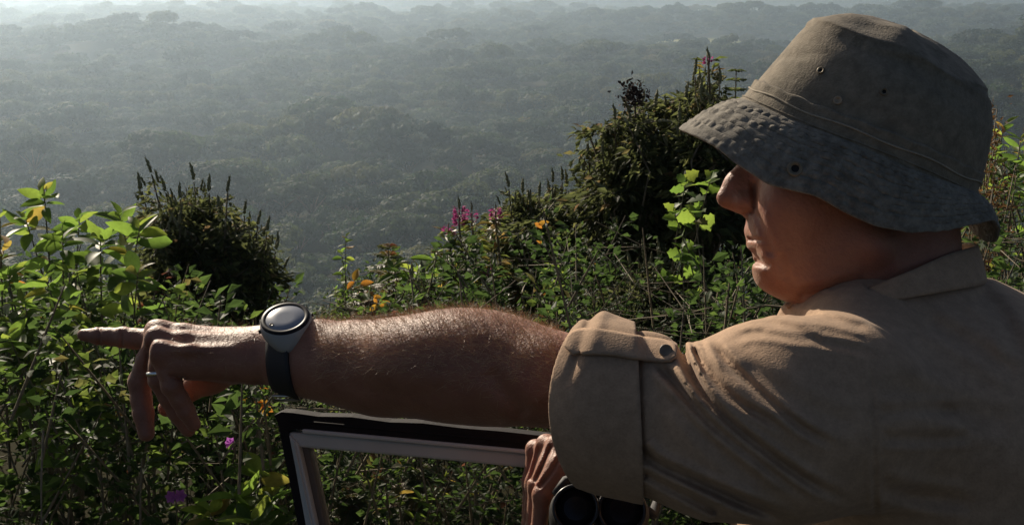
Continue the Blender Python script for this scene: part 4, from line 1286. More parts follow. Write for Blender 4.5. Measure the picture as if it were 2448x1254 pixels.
# rolled cuff
cuff = Field()
cuff.chain([(C(1330, 962, .92), px_r(166, .92)), (C(1440, 968, .905), px_r(176, .905) + .0055), (C(1560, 998, .89), px_r(180, .89) + .0075)], k=.01, kin=.02)
for (u, v, d, r) in [(1425, 795, .905, 26), (1446, 788, .918, 30), (1495, 806, .912, 24)]:
    cuff.ell(C(u, v, d), (px_r(r, d) * 1.35, px_r(r, d) * 1.2, px_r(r, d) + .002), k=.010)
def cufffold(P, d):
    q = pix(P)
    e = .0030 * np.exp(-((q[:, 0] - 1372 - (870 - q[:, 1]) * .35) / 11) ** 2) * np.clip((925 - q[:, 1]) / 60, 0, 1)
    e -= .0014 * np.exp(-((q[:, 0] - 1400 - (870 - q[:, 1]) * .35) / 14) ** 2) * np.clip((930 - q[:, 1]) / 70, 0, 1)
    x, y, z = P.T
    e = e + .0009 * np.sin(29 * x + 37 * z + 2.5 * np.sin(23 * z))
    return e.astype(np.float32)
cuff.func(cufffold, C(1430, 960, .9), 1.0)
c_in = [(1240, 930, .94, 138), (1330, 945, .935, 136), (1420, 960, .915, 150), (1470, 975, .905, 150)]
cuff.chain([cp(*c) for c in c_in], k=.006, kin=.01, mode='s')
def cuffclip(P, d):
    q = pix(P)
    dz = P[:, 1] - .92
    left = (1352 + dz * 620 + 24 * ((q[:, 1] - 960) / 150) ** 2 - q[:, 0]) * .00035
    right = (q[:, 0] - (1521 + (q[:, 1] - 850) * .04 - dz * 60)) * .00035
    return np.maximum(np.maximum(d, left), right).astype(np.float32) - d
cuff.func(cuffclip, C(1430, 960, .9), 1.0)
Vc, Qc = surface(cuff, np.array([C(1270, 0, .86)[0], .79, -.215]), np.array([C(1560, 0, .95)[0] + .03, 1.03, -.025]), .0020)
cuff_o = link('rolled_cuff', npmesh('rolled_cuff', cam2world(Vc), Qc), M['shirt'], person)
cuff_o['label'] = 'folded khaki cuff rolled up above the elbow'

# cloth strip helper: a strap lying on a field
def surf_at(fields, u, v, off):
    best = None
    for f in fields:
        p = f.raymarch(u, v, .6, 1.3, off)
        if p is not None and (best is None or p[1] < best[1]): best = p
    return best
def strap_on(fields, center, halfw, off, thick, nseg=40, nw=8):
    cu = np.array(center, float)
    s = np.concatenate([[0], np.cumsum(np.linalg.norm(np.diff(cu, axis=0), axis=1))]); s /= s[-1]
    ts = np.linspace(0, 1, nseg)
    U = np.interp(ts, s, cu[:, 0]); Vv = np.interp(ts, s, cu[:, 1]); HW = np.interp(ts, s, np.array(halfw, float))
    for _ in range(3):
        U[1:-1] = (U[:-2] + 2 * U[1:-1] + U[2:]) / 4; Vv[1:-1] = (Vv[:-2] + 2 * Vv[1:-1] + Vv[2:]) / 4
    grid = []; last = None
    for i in range(nseg):
        du = U[min(i + 1, nseg - 1)] - U[max(i - 1, 0)]; dv = Vv[min(i + 1, nseg - 1)] - Vv[max(i - 1, 0)]
        L = math.hypot(du, dv); nx, ny = -dv / L, du / L
        row = []
        for j in range(nw + 1):
            t = -1 + 2 * j / nw
            p = surf_at(fields, U[i] + nx * t * HW[i], Vv[i] + ny * t * HW[i], off)
            row.append(p)
        grid.append(row)
    for i in range(nseg):
        for j in range(nw + 1):
            if grid[i][j] is None:
                d = np.mean([g[1] for r in grid for g in r if g is not None]) if last is None else last
                t = -1 + 2 * j / nw
                grid[i][j] = C(U[i], Vv[i] + t * HW[i], d)
            last = grid[i][j][1]
    A = np.array(grid, float)
    for _ in range(3):                       # calm the depth
        B_ = A.copy()
        B_[1:-1] = (A[:-2] + 2 * A[1:-1] + A[2:]) / 4
        A[..., 1] = B_[..., 1]
        B_ = A.copy(); B_[:, 1:-1] = (A[:, :-2] + 2 * A[:, 1:-1] + A[:, 2:]) / 4
        A[..., 1] = B_[..., 1]
    Vt = cam2world(A.reshape(-1, 3)); n1 = nw + 1
    Fq = [(i * n1 + j, (i + 1) * n1 + j, (i + 1) * n1 + j + 1, i * n1 + j + 1) for i in range(nseg - 1) for j in range(nw)]
    return Vt, np.array(Fq)
Vt, Ft = strap_on([shirt, cuff], [(1360, 838), (1378, 818), (1410, 815), (1470, 821), (1530, 832), (1580, 838), (1604, 840), (1618, 841)], [14, 30, 31, 28, 27, 26, 22, 10], .0035, .002)
tab = link('sleeve_tab', npmesh('sleeve_tab', Vt, Ft), M['shirt'], person)
mm = tab.modifiers.new('thickness', 'SOLIDIFY'); mm.thickness = .0026; mm.offset = 0
def disc(c, n, r, h, name, mat, parent, inner=0.0, seg=28, dome=0.0):
    n = np.array(n, float); n /= np.linalg.norm(n)
    a = np.cross(n, [0.2, .1, 1]); a /= np.linalg.norm(a); b = np.cross(n, a)
    prof = [(r, -h), (r, h * .6), (r * .93, h), (r * .72, h), (r * .66, h * .55), (max(inner, 0), h * .5 + dome)]
    if inner > 0: prof.append((inner, -h))
    V = []; Fs = []
    for (pr, ph) in prof:
        for j in range(seg):
            an = 2 * math.pi * j / seg
            V.append(cam2world(c + n * ph + pr * (math.cos(an) * a + math.sin(an) * b)))
    for i in range(len(prof) - 1):
        for j in range(seg):
            k = (j + 1) % seg
            Fs.append((i * seg + j, i * seg + k, (i + 1) * seg + k, (i + 1) * seg + j))
    mb = MB(); mb.add(V, Fs)
    return mb.build(name, mat, parent)
M['button'] = basic('brown_button', [(.12, .09, .06), (.17, .13, .09)], scale=60, rough=.4)
pb = surf_at([shirt], 1592, 838, .0068)
if pb is not None:
    g = shirt.grad(pb)
    btn = disc(pb, (-.15, -.9, .4), px_r(16, pb[1]), .0016, 'button', M['button'], person)
    btn.parent = tab; btn.matrix_parent_inverse = Matrix.Identity(4)
    btn.location = (0, 0, 0)

# collar: a standing, folded band round the neck (near side, back, far side)
colpts = [(1912, 737, 1.015, 10), (1950, 733, .975, 11), (2000, 722, .948, 20), (2060, 700, .935, 34), (2130, 668, .928, 50), (2200, 636, .930, 68), (2265, 607, .945, 82),
          (2310, 592, .968, 88), (2334, 586, 1.0, 90)]
far = [(u, v - 14, 2.0 - d + .0, h_) for u, v, d, h_ in colpts[::-1][1:]]
allc = colpts + far
def collar():
    n = 96; K = len(allc); src = np.linspace(0, 1, K); ts = np.linspace(0, 1, n)
    arr = np.array(allc, float)
    A = np.stack([np.interp(ts, src, arr[:, i]) for i in range(4)], 1)
    for _ in range(8): A[1:-1] = (A[:-2] + 2 * A[1:-1] + A[2:]) / 4
    nh = 9; V = []
    cen = C(2120, 680, 1.0)
    for i in range(n):
        u, v, d, h_ = A[i]
        p = C(u, v, d)
        out = p - cen; out[2] = 0; out /= np.linalg.norm(out) + 1e-9
        for j in range(nh):
            t = j / (nh - 1)
            q = p + out * (.002 + .010 * t ** 1.3 + .0022 * math.sin(t * math.pi)) + np.array([0, 0, -1]) * t * px_r(h_, d) + np.array([0, .02 * 0, 0])
            q = q + out * .0014 * math.sin(i * .33 + 2 * t)
            V.append(cam2world(q))
        # inner fall of the collar
    Fq = [(i * nh + j, i * nh + j + 1, (i + 1) * nh + j + 1, (i + 1) * nh + j) for i in range(n - 1) for j in range(nh - 1)]
    o = link('collar', npmesh('collar', np.array(V), np.array(Fq)), M['shirt'], person)
    m = o.modifiers.new('thickness', 'SOLIDIFY'); m.thickness = .0042; m.offset = 0
    return o
collar()

# trousers and boots (below the picture)
tr = Field()
hipc = cam2world(C(2190, 1650, 1.2)); hx0, hy0 = float(hipc[0]), float(hipc[1])
hz = .98
tr.ell((hx0, hy0, hz), (.165, .19, .16), k=.05)
for s in (-1, 1):
    tr.chain([((hx0, hy0 + s * .10, .92), .10), ((hx0 - .02, hy0 + s * .12, .52), .075), ((hx0 + .01, hy0 + s * .13, .10), .062)], k=.04, kin=.04)
tb = Field()
Vt2, Qt2 = surface(tr, (hx0 - .25, hy0 - .3, .05), (hx0 + .25, hy0 + .3, 1.2), .012)
link('trousers', npmesh('trousers', Vt2, Qt2), M['trousers'], person)
M['boot'] = basic('boot_leather', [(.05, .03, .02), (.08, .05, .03)], scale=20, rough=.5)
for s in (-1, 1):
    bt = Field()
    bt.chain([((hx0 + .03, hy0 + s * .13, .055), .055), ((hx0 - .16, hy0 + s * .14, .042), .042)], k=.01)
    bt.cone((hx0 + .01, hy0 + s * .13, .05), (hx0 + .01, hy0 + s * .13, .15), .055, .058, k=.02)
    Vt3, Qt3 = surface(bt, (hx0 - .25, hy0 + s * .13 - .09, -.02), (hx0 + .12, hy0 + s * .13 + .09, .24), .010)
    Vt3[:, 2] = np.maximum(Vt3[:, 2], 0.0)
    link('boot', npmesh('boot', Vt3, Qt3), M['boot'], person)
# ------------------------------------------------------------------ sun hat
hat = empty('sun_hat', Wp(2050, 347, 1.0))
tag(hat, 'faded khaki bucket hat with quilted drooping brim on the man\'s head', 'hat')
HT = rad(22.2); RO = rad(12.0)
hc = C(2050, 352, 1.0)
ex = np.array([math.cos(HT), 0, -math.sin(HT)])
ez0 = np.array([math.sin(HT), 0, math.cos(HT)])
ey0 = np.array([0, 1.0, 0])
ez = ez0 * math.cos(RO) - ey0 * math.sin(RO)
ey = ey0 * math.cos(RO) + ez0 * math.sin(RO)
UN = 1.0 / FPX                      # one pixel at the hat's distance
def hl(x, y, z): return hc + (np.asarray(x)[..., None] * ex + np.asarray(y)[..., None] * ey + np.asarray(z)[..., None] * ez) * UN
def wob(a, h, s=0.0):
    return np.sin(3 * a + .011 * h + s) * .5 + np.sin(5 * a - .02 * h + 1.7 + s) * .35 + np.sin(9 * a + .035 * h + .4 + s) * .25

nA = 220
ang = np.linspace(0, 2 * np.pi, nA, endpoint=False)
# crown profile: height, front x, back x, half width
prof = [(-6, -296, 290, 244), (20, -290, 288, 245), (34, -286, 287, 244), (60, -279, 284, 242), (100, -267, 276, 238), (150, -250, 260, 227), (195, -236, 236, 209), (218, -226, 216, 194),
        (230, -219, 204, 185), (240, -208, 190, 174), (254, -188, 164, 156), (270, -154, 120, 126), (283, -110, 72, 90), (290, -62, 26, 50), (293, -27, 0, 18)]
pa = np.array(prof, float)
hs = np.concatenate([np.linspace(-6, 222, 40)[:-1], np.linspace(222, 244, 12)[:-1], np.linspace(244, 293, 22)])
rows = []
for h in hs:
    fx, bx, bw = (np.interp(h, pa[:, 0], pa[:, i]) for i in (1, 2, 3))
    cx = (fx + bx) / 2; ax_ = (bx - fx) / 2
    amp = np.clip((h - 70) / 120, 0, 1) * np.clip((305 - h) / 40, .25, 1)
    w = 1 + .014 * amp * wob(ang, h)
    c_, s_ = np.cos(ang), np.sin(ang)
    x = cx + ax_ * c_ * w; y = bw * s_ * w
    dh = amp * (5.0 * np.sin(2 * ang + .8) + 4.5 * np.sin(4 * ang + 2.2) + 3.0 * np.sin(7 * ang + .03 * h)) * np.clip((h - 120) / 100, 0, 1)
    # seam where the side meets the flat top: a pinched ridge with a slack fold under it
    ridge = 4.0 * np.exp(-((h - 230) / 6.0) ** 2)
    slack = -10.0 * np.exp(-((h - 200) / 16.0) ** 2) * (np.sin(3 * ang + 1.0) * .6 + .5) - 9.0 * np.exp(-((h - 254) / 12.0) ** 2) * (.6 + .5 * np.sin(5 * ang + .4))
    slack = slack + 5.0 * np.exp(-((h - 212 - 14 * np.sin(2.6 * ang + 1.2)) / 7.0) ** 2) * (np.sin(ang * 2 + 3.6) > -.6) - 4.0 * np.exp(-((h - 150 - 40 * np.sin(1.7 * ang)) / 12.0) ** 2) * np.clip(np.sin(4 * ang + .5), 0, 1)
    rr = np.sqrt((ax_ * c_) ** 2 + (bw * s_) ** 2) + 1e-6
    f = 1 + (ridge + slack) / rr * (rr > 30)
    x = cx + (x - cx) * f; y = y * f
    rows.append(hl(x, y, h + dh))
CR = np.array(rows)                                    # rows, angle, xyz (view coordinates)
def grid_mesh(A, name, closed=True, tip=False):
    n, m = A.shape[:2]
    V = cam2world(A.reshape(-1, 3))
    i, j = np.meshgrid(np.arange(n - 1), np.arange(m if closed else m - 1), indexing='ij')
    k = (j + 1) % m
    Fq = np.stack([i * m + j, i * m + k, (i + 1) * m + k, (i + 1) * m + j], -1).reshape(-1, 4)
    return npmesh(name, V, Fq)
crown = link('crown', grid_mesh(CR, 'crown'), M['hat'], hat)
mm = crown.modifiers.new('thickness', 'SOLIDIFY'); mm.thickness = .0022; mm.offset = -1
# flat top patch
top = hl(CR.shape[0] * 0 - 12.0, 0.0, 304.0)
mb = MB(); ring = [cam2world(p) for p in CR[-1]]
mb.add(ring + [cam2world(CR[-1].mean(0) + ez * UN)], [(j, (j + 1) % nA, nA) for j in range(nA)])
o = mb.build('crown_top', M['hat'], hat)
# band with rolled, frayed edge
rows = []
for h, g in [(-4, 1.5), (-2, 5.0), (3, 6.0), (8, 4.0), (14, 3.6), (30, 3.8), (44, 4.2), (49, 5.4), (53, 5.0), (55, 2.0)]:
    fx, bx, bw = (np.interp(h, pa[:, 0], pa[:, i]) for i in (1, 2, 3))
    g2 = g + (.9 * np.sin(17 * ang) + .8 * np.sin(31 * ang + 1)) * (1 if h > 40 or h < 5 else .3)
    rows.append(hl((fx + bx) / 2 + ((bx - fx) / 2 + g2) * np.cos(ang), (bw + g2) * np.sin(ang), h + 2.2 * np.sin(4 * ang + 1) + (1.5 * np.sin(23 * ang) if h > 40 else 0)))
band = link('hat_band', grid_mesh(np.array(rows), 'hat_band'), M['hat'], hat)
mm = band.modifiers.new('thickness', 'SOLIDIFY'); mm.thickness = .001; mm.offset = -1
# piping rolls above and below the band
M['fray'] = cloth('frayed_edge', (.36, .31, .24), (.42, .36, .28))
for hh, rr_, mt in ((-1, 3.2, M['hat']), (9, 2.0, M['hat']), (31, 2.2, M['fray'])):
    fx, bx, bw = (np.interp(hh, pa[:, 0], pa[:, i]) for i in (1, 2, 3))
    pts = []
    for a in ang[::2]:
        g2 = 5.2 + .8 * math.sin(23 * a) + .7 * math.sin(41 * a + 1)
        lift = hh + 2.2 * math.sin(4 * a + 1) + (2.5 * math.sin(9 * a) if hh == 31 else 0)
        pts.append(cam2world(hl((fx + bx) / 2 + ((bx - fx) / 2 + g2) * math.cos(a), (bw + g2) * math.sin(a), lift)))
    pts.append(pts[0])
    mb = MB(); mb.tube(pts, rr_ * UN, 6, False); mb.build('band_piping', mt, band)
# brim: outer edge (angle in degrees, x, drop)
edge = [(0, 376, -92), (14, 366, -84), (28, 335, -52), (42, 290, -36), (52, 240, -62), (62, 185, -96), (74, 112, -128), (85, 36, -142), (95, -34, -138), (105, -104, -128),
        (120, -204, -148), (134, -282, -136), (146, -330, -120), (158, -372, -116), (170, -396, -118), (180, -404, -122)]
ea = np.array(edge, float)
nB = 720; nr = 56
angb = np.linspace(0, 2 * np.pi, nB, endpoint=False)
half = np.degrees(np.where(angb > np.pi, 2 * np.pi - angb, angb))
def smooth_interp(x, xs, ys):
    g = np.linspace(0, 180, 361); v = np.interp(g, xs, ys)
    v = np.concatenate([v[1:20][::-1], v, v[-20:-1][::-1]])
    k = np.hanning(15); k /= k.sum()
    v = np.convolve(v, k, 'same')[19:-19]
    return np.interp(x, g, v)
ox = smooth_interp(half, ea[:, 0], ea[:, 1])
odrop = smooth_interp(half, ea[:, 0], ea[:, 2])
ob = 288 * np.sin(angb)
ix_ = 3 + 300 * np.cos(angb); iy_ = 249 * np.sin(angb)
rows = []
arc = np.concatenate([[0], np.cumsum(np.hypot(np.diff(ox), np.diff(ob)))])
for i in range(nr):
    t = i / (nr - 1)
    bulge = 22 * math.sin(math.pi * t) * (1 - .3 * t)
    x = ix_ + (ox - ix_) * t; y = iy_ + (ob - iy_) * t
    z = -4 + (odrop + 4) * (t ** 1.12) + bulge * .55
    rown = t * 10.0
    q = (np.abs(np.sin(math.pi * rown)) ** .6 - .6) * 2.4           # rows of stitching
    pk = np.sin(arc / 6.1 + 2.1 * math.floor(rown) + 1.9 * np.sin(arc / 23 + 1.7 * math.floor(rown))) * np.sin(math.pi * (rown % 1)) * (1.5 + 1.1 * np.sin(arc / 41 + 2.3 * math.floor(rown)))
    dsp = (q + pk) * min(1, 6 * t) * min(1, 7 * (1 - t) + .35)
    z = z + dsp * .75 + 1.6 * np.sin(6 * angb + 3 * t)
    x = x + dsp * .5 * np.cos(angb); y = y + dsp * .6 * np.sin(angb)
    rows.append(hl(x, y, z))
BRM = np.array(rows)
brim = link('brim', grid_mesh(BRM, 'brim'), M['brim'], hat)
mm = brim.modifiers.new('thickness', 'SOLIDIFY'); mm.thickness = .0030; mm.offset = -1
# eyelets
M['eyelet'] = basic('eyelet_brass', [(.16, .13, .09), (.22, .18, .12)], scale=80, rough=.5, metal=.4)
M['hole'] = basic('dark_hole', [(.01, .01, .01), (.012, .012, .012)], rough=.9)
M['eyelet_pale'] = basic('eyelet_pale', [(.3, .24, .17), (.36, .28, .2)], scale=80, rough=.5, metal=.2)
def eyelet(A, u, v, r, pale=False, parent=None):
    P = A.reshape(-1, 3); q = pix(P); d2 = (q[:, 0] - u) ** 2 + (q[:, 1] - v) ** 2 + np.where(P[:, 1] > .985, 1e6, 0)
    k = int(np.argmin(d2)); i, j = divmod(k, A.shape[1])
    a = A[min(i + 2, A.shape[0] - 1), j] - A[max(i - 2, 0), j]; b = A[i, (j + 3) % A.shape[1]] - A[i, (j - 3) % A.shape[1]]
    n = np.cross(a, b); n /= np.linalg.norm(n)
    if n[1] > 0: n = -n
    c = P[k] + n * (.0045 if A is BRM else .0012)
    e = disc(c, n, r * UN, .0011, 'eyelet', M['eyelet_pale'] if pale else M['eyelet'], parent, inner=r * UN * .5)
    disc(c - n * .0005, n, r * UN * .6, .0006, 'eyelet_hole', M['eyelet_pale'] if pale else M['hole'], e)
eyelet(CR, 1963, 167, 8.5, False, crown)
eyelet(CR, 2007, 242, 9.5, True, crown)
eyelet(CR, 2115, 221, 8.5, False, crown)
eyelet(BRM, 1900, 408, 17, False, brim)

# ------------------------------------------------------------------ wristwatch
watch = empty('wristwatch', Wp(690, 851, 1.073))
tag(watch, 'round grey sports watch with black strap on the pointing wrist', 'watch')
M['watch_grey'] = basic('watch_resin', [(.27, .26, .245), (.32, .31, .295)], scale=40, rough=.45)
M['watch_black'] = basic('watch_black', [(.012, .012, .015), (.02, .02, .024)], scale=40, rough=.4, spec=.12)
M['strap'] = basic('rubber_strap', [(.012, .011, .012), (.02, .018, .02)], scale=60, rough=.7)
M['dial'] = basic('watch_glass', [(.24, .26, .30), (.28, .30, .35)], scale=4, rough=.3, spec=.2)
M['steel'] = basic('steel', [(.5, .48, .46), (.6, .58, .56)], scale=60, rough=.3, metal=.9)
wax = C(685, 851, 1.073)
n_ = np.array([-.05, -.60, .80]); n_ /= np.linalg.norm(n_)
a0 = np.array([1.0, -.12, .02]); a0 -= n_ * (a0 @ n_); a0 /= np.linalg.norm(a0)
b0 = np.cross(n_, a0)                 # points away; -b0 points down and near
th = rad(14)
wa = a0 * math.cos(th) + b0 * math.sin(th); wb = b0 * math.cos(th) - a0 * math.sin(th)
sr = 0.02
for s_ in np.linspace(.015, .05, 60):
    if body.at(wax + n_ * s_)[0] > 0: sr = s_; break
wc = wax + n_ * (sr - .0005) + np.array([.0075, -.001, -.001])
def wpt(r, an, h, ext=0.0):
    # teardrop body: longer towards the strap ends
    ca, sa = math.cos(an), math.sin(an)
    k = 1 + ext * (abs(sa) ** 3)
    return wc + wa * r * ca + wb * r * sa * k + n_ * h
def wsolid(name, prof_, mat, seg=56, ext=0.0, droop=0.0):
    V = []; Fs = []
    for (r, h) in prof_:
        for j in range(seg):
            an = 2 * math.pi * j / seg
            e = ext if h < .0105 else 0
            V.append(cam2world(wpt(r, an, h - droop * abs(math.sin(an)) ** 4 * (1 if h < .0105 else 0), e)))
    m = len(prof_)
    for i in range(m - 1):
        for j in range(seg):
            k = (j + 1) % seg
            Fs.append((i * seg + j, i * seg + k, (i + 1) * seg + k, (i + 1) * seg + j))
    Fs.append(tuple(range((m - 1) * seg, m * seg)))
    mb = MB(); mb.add(V, Fs); return mb.build(name, mat, watch)
RW = .0245
wsolid('case', [(RW * .85, -.001), (RW * .98, .001), (RW * 1.03, .006), (RW * 1.0, .0100), (RW * .985, .0122), (RW * .94, .0130), (RW * .5, .0130)], M['watch_grey'], ext=.22, droop=.008)
wsolid('bezel', [(RW * .955, .0125), (RW * .955, .0140), (RW * .93, .0150), (RW * .78, .0150), (RW * .74, .0140), (RW * .5, .0138)], M['watch_black'])
wsolid('dial', [(RW * .76, .0135), (RW * .755, .0144), (RW * .74, .0147), (RW * .3, .0147)], M['dial'])
disc(wc + wa * (-RW * .52) + wb * (-RW * .34) + n_ * .0150, n_, .0022, .0004, 'dial_mark', M['watch_black'], watch)
for an in (.35, math.pi - .35, math.pi + .2):
    c1 = wpt(RW * 1.01, an, .006); c2 = wpt(RW * 1.10, an, .006)
    mb = MB(); mb.tube([cam2world(c1), cam2world(c2)], .0021, 10); mb.build('push_button', M['watch_black'], watch)
# strap hugging the wrist
V = []; nS = 72; nW = 7
e1 = np.array([0, 1.0, 0.0]); e2 = np.array([0, 0, 1.0])
for i in range(nS):
    an = 2 * math.pi * i / nS
    dirv = math.cos(an) * e2 + math.sin(an) * e1
    for j in range(nW):
        t = -1 + 2 * j / (nW - 1)
        xc = .0008 + t * (.0118 - .001 * math.cos(an)) - .004 * math.cos(an + .3)
        o_ = wax + np.array([xc, -.12 * xc, -.035 * xc])
        ss = np.linspace(.012, .055, 120)
        D = body.at(o_ + ss[:, None] * dirv)
        k = np.where(D > .0006)[0]
        s_ = ss[k[0]] if len(k) else .03
        V.append(o_ + dirv * (s_ + .0010))
A = np.array(V).reshape(nS, nW, 3)
for _ in range(3):
    A = (np.roll(A, 1, 0) + 2 * A + np.roll(A, -1, 0)) / 4
Fq = [(i * nW + j, i * nW + j + 1, ((i + 1) % nS) * nW + j + 1, ((i + 1) % nS) * nW + j) for i in range(nS) for j in range(nW - 1)]
st = link('strap', npmesh('strap', cam2world(A.reshape(-1, 3)), np.array(Fq)), M['strap'], watch)
mm = st.modifiers.new('thickness', 'SOLIDIFY'); mm.thickness = .0030; mm.offset = 0
# buckle under the wrist
i0 = nS // 2 + 5
bc = A[i0, nW // 2]; bn = bc - wax; bn[0] = 0; bn /= np.linalg.norm(bn)
bt_ = np.cross(bn, [1.0, 0, 0])
mb = MB()
hx_ = .0125; hy_ = .006
cs = [bc + bn * .003 + np.array([1, 0, 0]) * sx * hx_ + bt_ * sy * hy_ for sx, sy in ((-1, -1), (1, -1), (1, 1), (-1, 1), (-1, -1))]
mb.tube([cam2world(c) for c in cs], .0014, 8); mb.build('buckle', M['steel'], watch)

# ------------------------------------------------------------------ ring
rc = C(379, 889, 1.089)
ringo = empty('wedding_ring', cam2world(rc))
tag(ringo, 'thin silver ring on the ring finger of the pointing hand', 'ring')
fa = C(381, 907, 1.090) - C(378, 872, 1.088); fa /= np.linalg.norm(fa)
fa = fa + np.array([.10, -.1, 0]); fa /= np.linalg.norm(fa)
ra_ = np.cross(fa, [0, 1, 0]); ra_ /= np.linalg.norm(ra_); rb_ = np.cross(fa, ra_)
Rg = px_r(27.5, 1.089)
V = []; Fs = []; ns = 48; nk = 8
for i in range(ns):
    an = 2 * math.pi * i / ns; o_ = math.cos(an) * ra_ + math.sin(an) * rb_
    for j in range(nk):
        bn_ = 2 * math.pi * j / nk
        V.append(cam2world(rc + o_ * (Rg + .0008 * math.cos(bn_)) + fa * .0021 * math.sin(bn_)))
for i in range(ns):
    for j in range(nk):
        Fs.append((i * nk + j, ((i + 1) % ns) * nk + j, ((i + 1) % ns) * nk + (j + 1) % nk, i * nk + (j + 1) % nk))
mb = MB(); mb.add(V, Fs)
M['silver'] = basic('silver', [(.8, .8, .8), (.85, .85, .84)], scale=60, rough=.25, metal=1)
mb.build('ring_band', M['silver'], ringo)

# ------------------------------------------------------------------ binoculars hanging in front of the chest
bino = empty('binoculars', Wp(1430, 1300, 1.06))
tag(bino, 'black binoculars hanging below the rolled sleeve', 'binoculars')
M['bino_rubber'] = basic('binocular_rubber', [(.010, .010, .012), (.018, .017, .018)], scale=70, rough=.55, bump=.3, bscale=300)
M['bino_trim'] = basic('binocular_trim', [(.010, .010, .012), (.016, .016, .018)], scale=40, rough=.3)
M['bino_glass'] = basic('binocular_glass', [(.006, .007, .010), (.010, .010, .014)], scale=5, rough=.2, spec=.3)
bx = np.array([.06, .93, -.36]); bx /= np.linalg.norm(bx)          # barrels point away and down
def lathe(c, axis, prof_, name, mat, parent, seg=40):
    a = np.cross(axis, [0, .2, 1.0]); a /= np.linalg.norm(a); b = np.cross(axis, a)
    V = []; Fs = []
    for (h, r) in prof_:
        for j in range(seg):
            an = 2 * math.pi * j / seg
            V.append(cam2world(c + axis * h + r * (math.cos(an) * a + math.sin(an) * b)))
    m = len(prof_)
    for i in range(m - 1):
        for j in range(seg):
            k = (j + 1) % seg
            Fs.append((i * seg + j, i * seg + k, (i + 1) * seg + k, (i + 1) * seg + j))
    Fs.append(tuple(range(seg))); Fs.append(tuple(range((m - 1) * seg, m * seg)))
    mb = MB(); mb.add(V, Fs); o = mb.build(name, mat, parent)
    return o
for (u, v, d, rr_) in ((1376, 1212, .985, 57), (1487, 1216, .985, 60)):
    c = C(u, v, d); r = px_r(rr_, d)
    tubeo = lathe(c, bx, [(.012, r * .95), (.018, r * 1.02), (.03, r * 1.16), (.07, r * 1.2), (.11, r * 1.24), (.125, r * 1.18)], 'barrel', M['bino_rubber'], bino)
    lathe(c, bx, [(0.004, r * .80), (0, r * .86), (-.001, r * .94), (.002, r), (.009, r * 1.0), (.014, r * .96)], 'eyecup', M['bino_trim'], tubeo)
    lathe(c, bx, [(.0045, r * .82), (.004, r * .5), (.0035, r * .2)], 'eyepiece_lens', M['bino_glass'], tubeo)
mb = MB(); mb.prism([cam2world(C(u, v, 1.02)) for u, v in ((1395, 1175), (1470, 1172), (1475, 1262), (1392, 1262))], FWD * .055); mb.build('bridge', M['bino_rubber'], bino, bevel=.006)
lathe(C(1432, 1190, 1.005), bx, [(0, .009), (.001, .0105), (.02, .0105), (.021, .008)], 'focus_wheel', M['bino_trim'], bino)
Vst = [cam2world(C(*p)) for p in ((1330, 1180, 1.02), (1350, 1150, 1.03), (1480, 1110, 1.05), (1700, 960, 1.06), (1880, 770, 1.05))]
mb = MB(); mb.tube(Vst, .005, 6); mb.build('neck_strap', M['strap'], bino)
Vst = [cam2world(C(*p)) for p in ((1560, 1230, 1.03), (1575, 1190, 1.06), (1700, 1050, 1.06), (1880, 800, 1.05))]
mb = MB(); mb.tube([cam2world(C(1540, 1215, 1.02))] + Vst, .005, 6); mb.build('neck_strap', M['strap'], bino)

# ------------------------------------------------------------------ vehicle window frame
FD = 1.20
frame = empty('vehicle_door', Wp(1000, 1300, FD) * np.array([1, 1, 0]))
tag(frame, 'open vehicle door with pale window frame and black rubber seal', 'vehicle door')
M['rubber'] = basic('rubber_seal', [(.009, .007, .008), (.015, .012, .013)], scale=30, rough=.75, bump=.3, bscale=60, bdist=.003, spec=.15)
M['alu'] = basic('pale_painted_metal', [(.43, .42, .40), (.49, .48, .46)], scale=18, rough=.55, bump=.1, bscale=150)
M['alu_dark'] = basic('brown_trim', [(.10, .075, .055), (.14, .10, .075)], scale=18, rough=.6)
M['door_paint'] = basic('door_paint', [(.26, .24, .2), (.3, .27, .22)], scale=6, rough=.4)
def band2d(outer, inner, d, dep, name, mat, bev=.002, parent=frame):
    # strip between two pixel polylines, swept in depth
    mb = MB()
    n = len(outer)
    f0 = [cam2world(C(u, v, d)) for u, v in outer]; f1 = [cam2world(C(u, v, d)) for u, v in inner]
    bk0 = [p + FWD * dep for p in f0]; bk1 = [p + FWD * dep for p in f1]
    V = f0 + f1 + bk0 + bk1; Fs = []
    for i in range(n - 1):
        Fs += [(i, i + 1, n + i + 1, n + i), (2 * n + i, 3 * n + i, 3 * n + i + 1, 2 * n + i + 1), (i, 2 * n + i, 2 * n + i + 1, i + 1), (n + i, n + i + 1, 3 * n + i + 1, 3 * n + i)]
    Fs += [(0, n, 3 * n, 2 * n), (n - 1, 3 * n - 1, 4 * n - 1, 2 * n - 1)]
    mb.add(V, Fs)
    return mb.build(name, mat, parent, smooth=False, bevel=bev)
def rail(v0, u): return v0 + (u - 690) * .0925
UR = 2000
Uo = [700, 760, 840, 930, 1010, 1100, 1200, 1330, 1600, UR]
wv_ = [2, 5, -1, 3, -2, 1, 0, 2, 0, 0]
outer = [(800, 1700), (712, 1254), (690, 1140), (664, 1010), (655, 992), (672, 984)] + [(u, rail(983, u) + w_) for u, w_ in zip(Uo, wv_)]
inner = [(830, 1700), (742, 1254), (718, 1140), (694, 1050), (689, 1030), (700, 1024)] + [(u, rail(1024, u)) for u in Uo]
band2d(outer, inner, FD, .03, 'rubber_seal', M['rubber'], .004)
# fold line on the seal
mb = MB(); mb.tube([cam2world(C(u, rail(1004, u), FD + .0006)) for u in (690, 900, 1100, 1330, UR)], .0018, 6); mb.build('seal_lip', M['rubber'], frame)
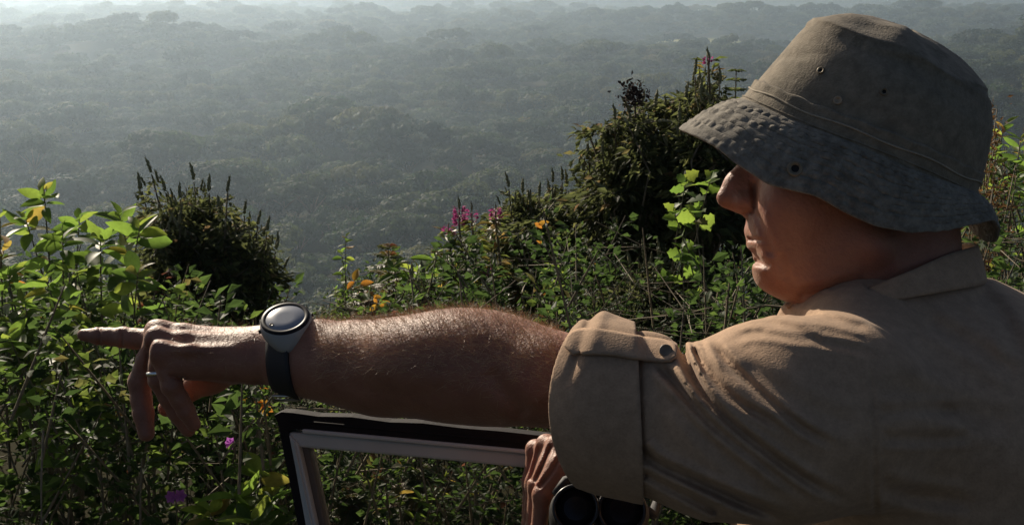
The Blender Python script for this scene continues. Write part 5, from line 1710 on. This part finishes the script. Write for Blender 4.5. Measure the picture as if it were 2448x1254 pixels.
# pale frame: top rail with a raised edge, left post
band2d([(u, rail(1022, u)) for u in (722, 1000, 1330, UR)], [(u, rail(1032, u)) for u in (722, 1000, 1330, UR)], FD - .004, .03, 'rail_edge', M['alu'], .0015)
band2d([(690, rail(1031, 690)), (1000, rail(1031, 1000)), (UR, rail(1031, UR))], [(690, rail(1066, 690)), (1000, rail(1064, 1000)), (UR, rail(1070, UR))], FD + .002, .032, 'top_rail', M['alu'], .003)
band2d([(690, 1038), (706, 1120), (730, 1254), (815, 1700)], [(712, 1058), (728, 1130), (755, 1254), (840, 1700)], FD - .002, .034, 'side_post', M['alu'], .002)
band2d([(700, 1054), (716, 1130), (743, 1254), (825, 1700)], [(703, 1054), (719, 1130), (746, 1254), (828, 1700)], FD - .0045, .004, 'post_ridge', M['alu'], .0008)
band2d([(713, 1060), (729, 1130), (756, 1254), (840, 1700)], [(736, 1064), (752, 1130), (778, 1254), (862, 1700)], FD + .014, .03, 'glass_channel', M['alu_dark'], .002)
# glass
def glassmat():
    m, nt, out = new_mat('window_glass')
    t = nd(nt, 'ShaderNodeBsdfTransparent'); t.inputs['Color'].default_value = (.88, .88, .86, 1)
    g = nd(nt, 'ShaderNodeBsdfGlossy'); g.inputs['Roughness'].default_value = .03
    fr = nd(nt, 'ShaderNodeFresnel'); fr.inputs['IOR'].default_value = 1.12
    ms = nd(nt, 'ShaderNodeMixShader')
    nt.links.new(fr.outputs[0], ms.inputs[0]); nt.links.new(t.outputs[0], ms.inputs[1]); nt.links.new(g.outputs[0], ms.inputs[2])
    nt.links.new(ms.outputs[0], out.inputs['Surface'])
    return m
mb = MB()
mb.prism([cam2world(C(u, v, FD + .025)) for u, v in ((722, 1062), (UR, rail(1066, UR)), (UR, 1690), (848, 1690))], FWD * .004)
mb.build('window_pane', glassmat(), frame, smooth=False)
# door body below the picture
d0 = cam2world(C(815, 1690, FD)); d1 = cam2world(C(UR, 1690, FD))
mb = MB(); mb.prism([(d0[0] - .02, d0[1], d0[2] + .01), (d1[0], d1[1], d1[2] + .01), (d1[0], d1[1] + .02, .0), (d0[0] - .02, d0[1] + .02, .0)], (0, .05, 0)); mb.build('door_panel', M['door_paint'], frame, smooth=False, bevel=.01)
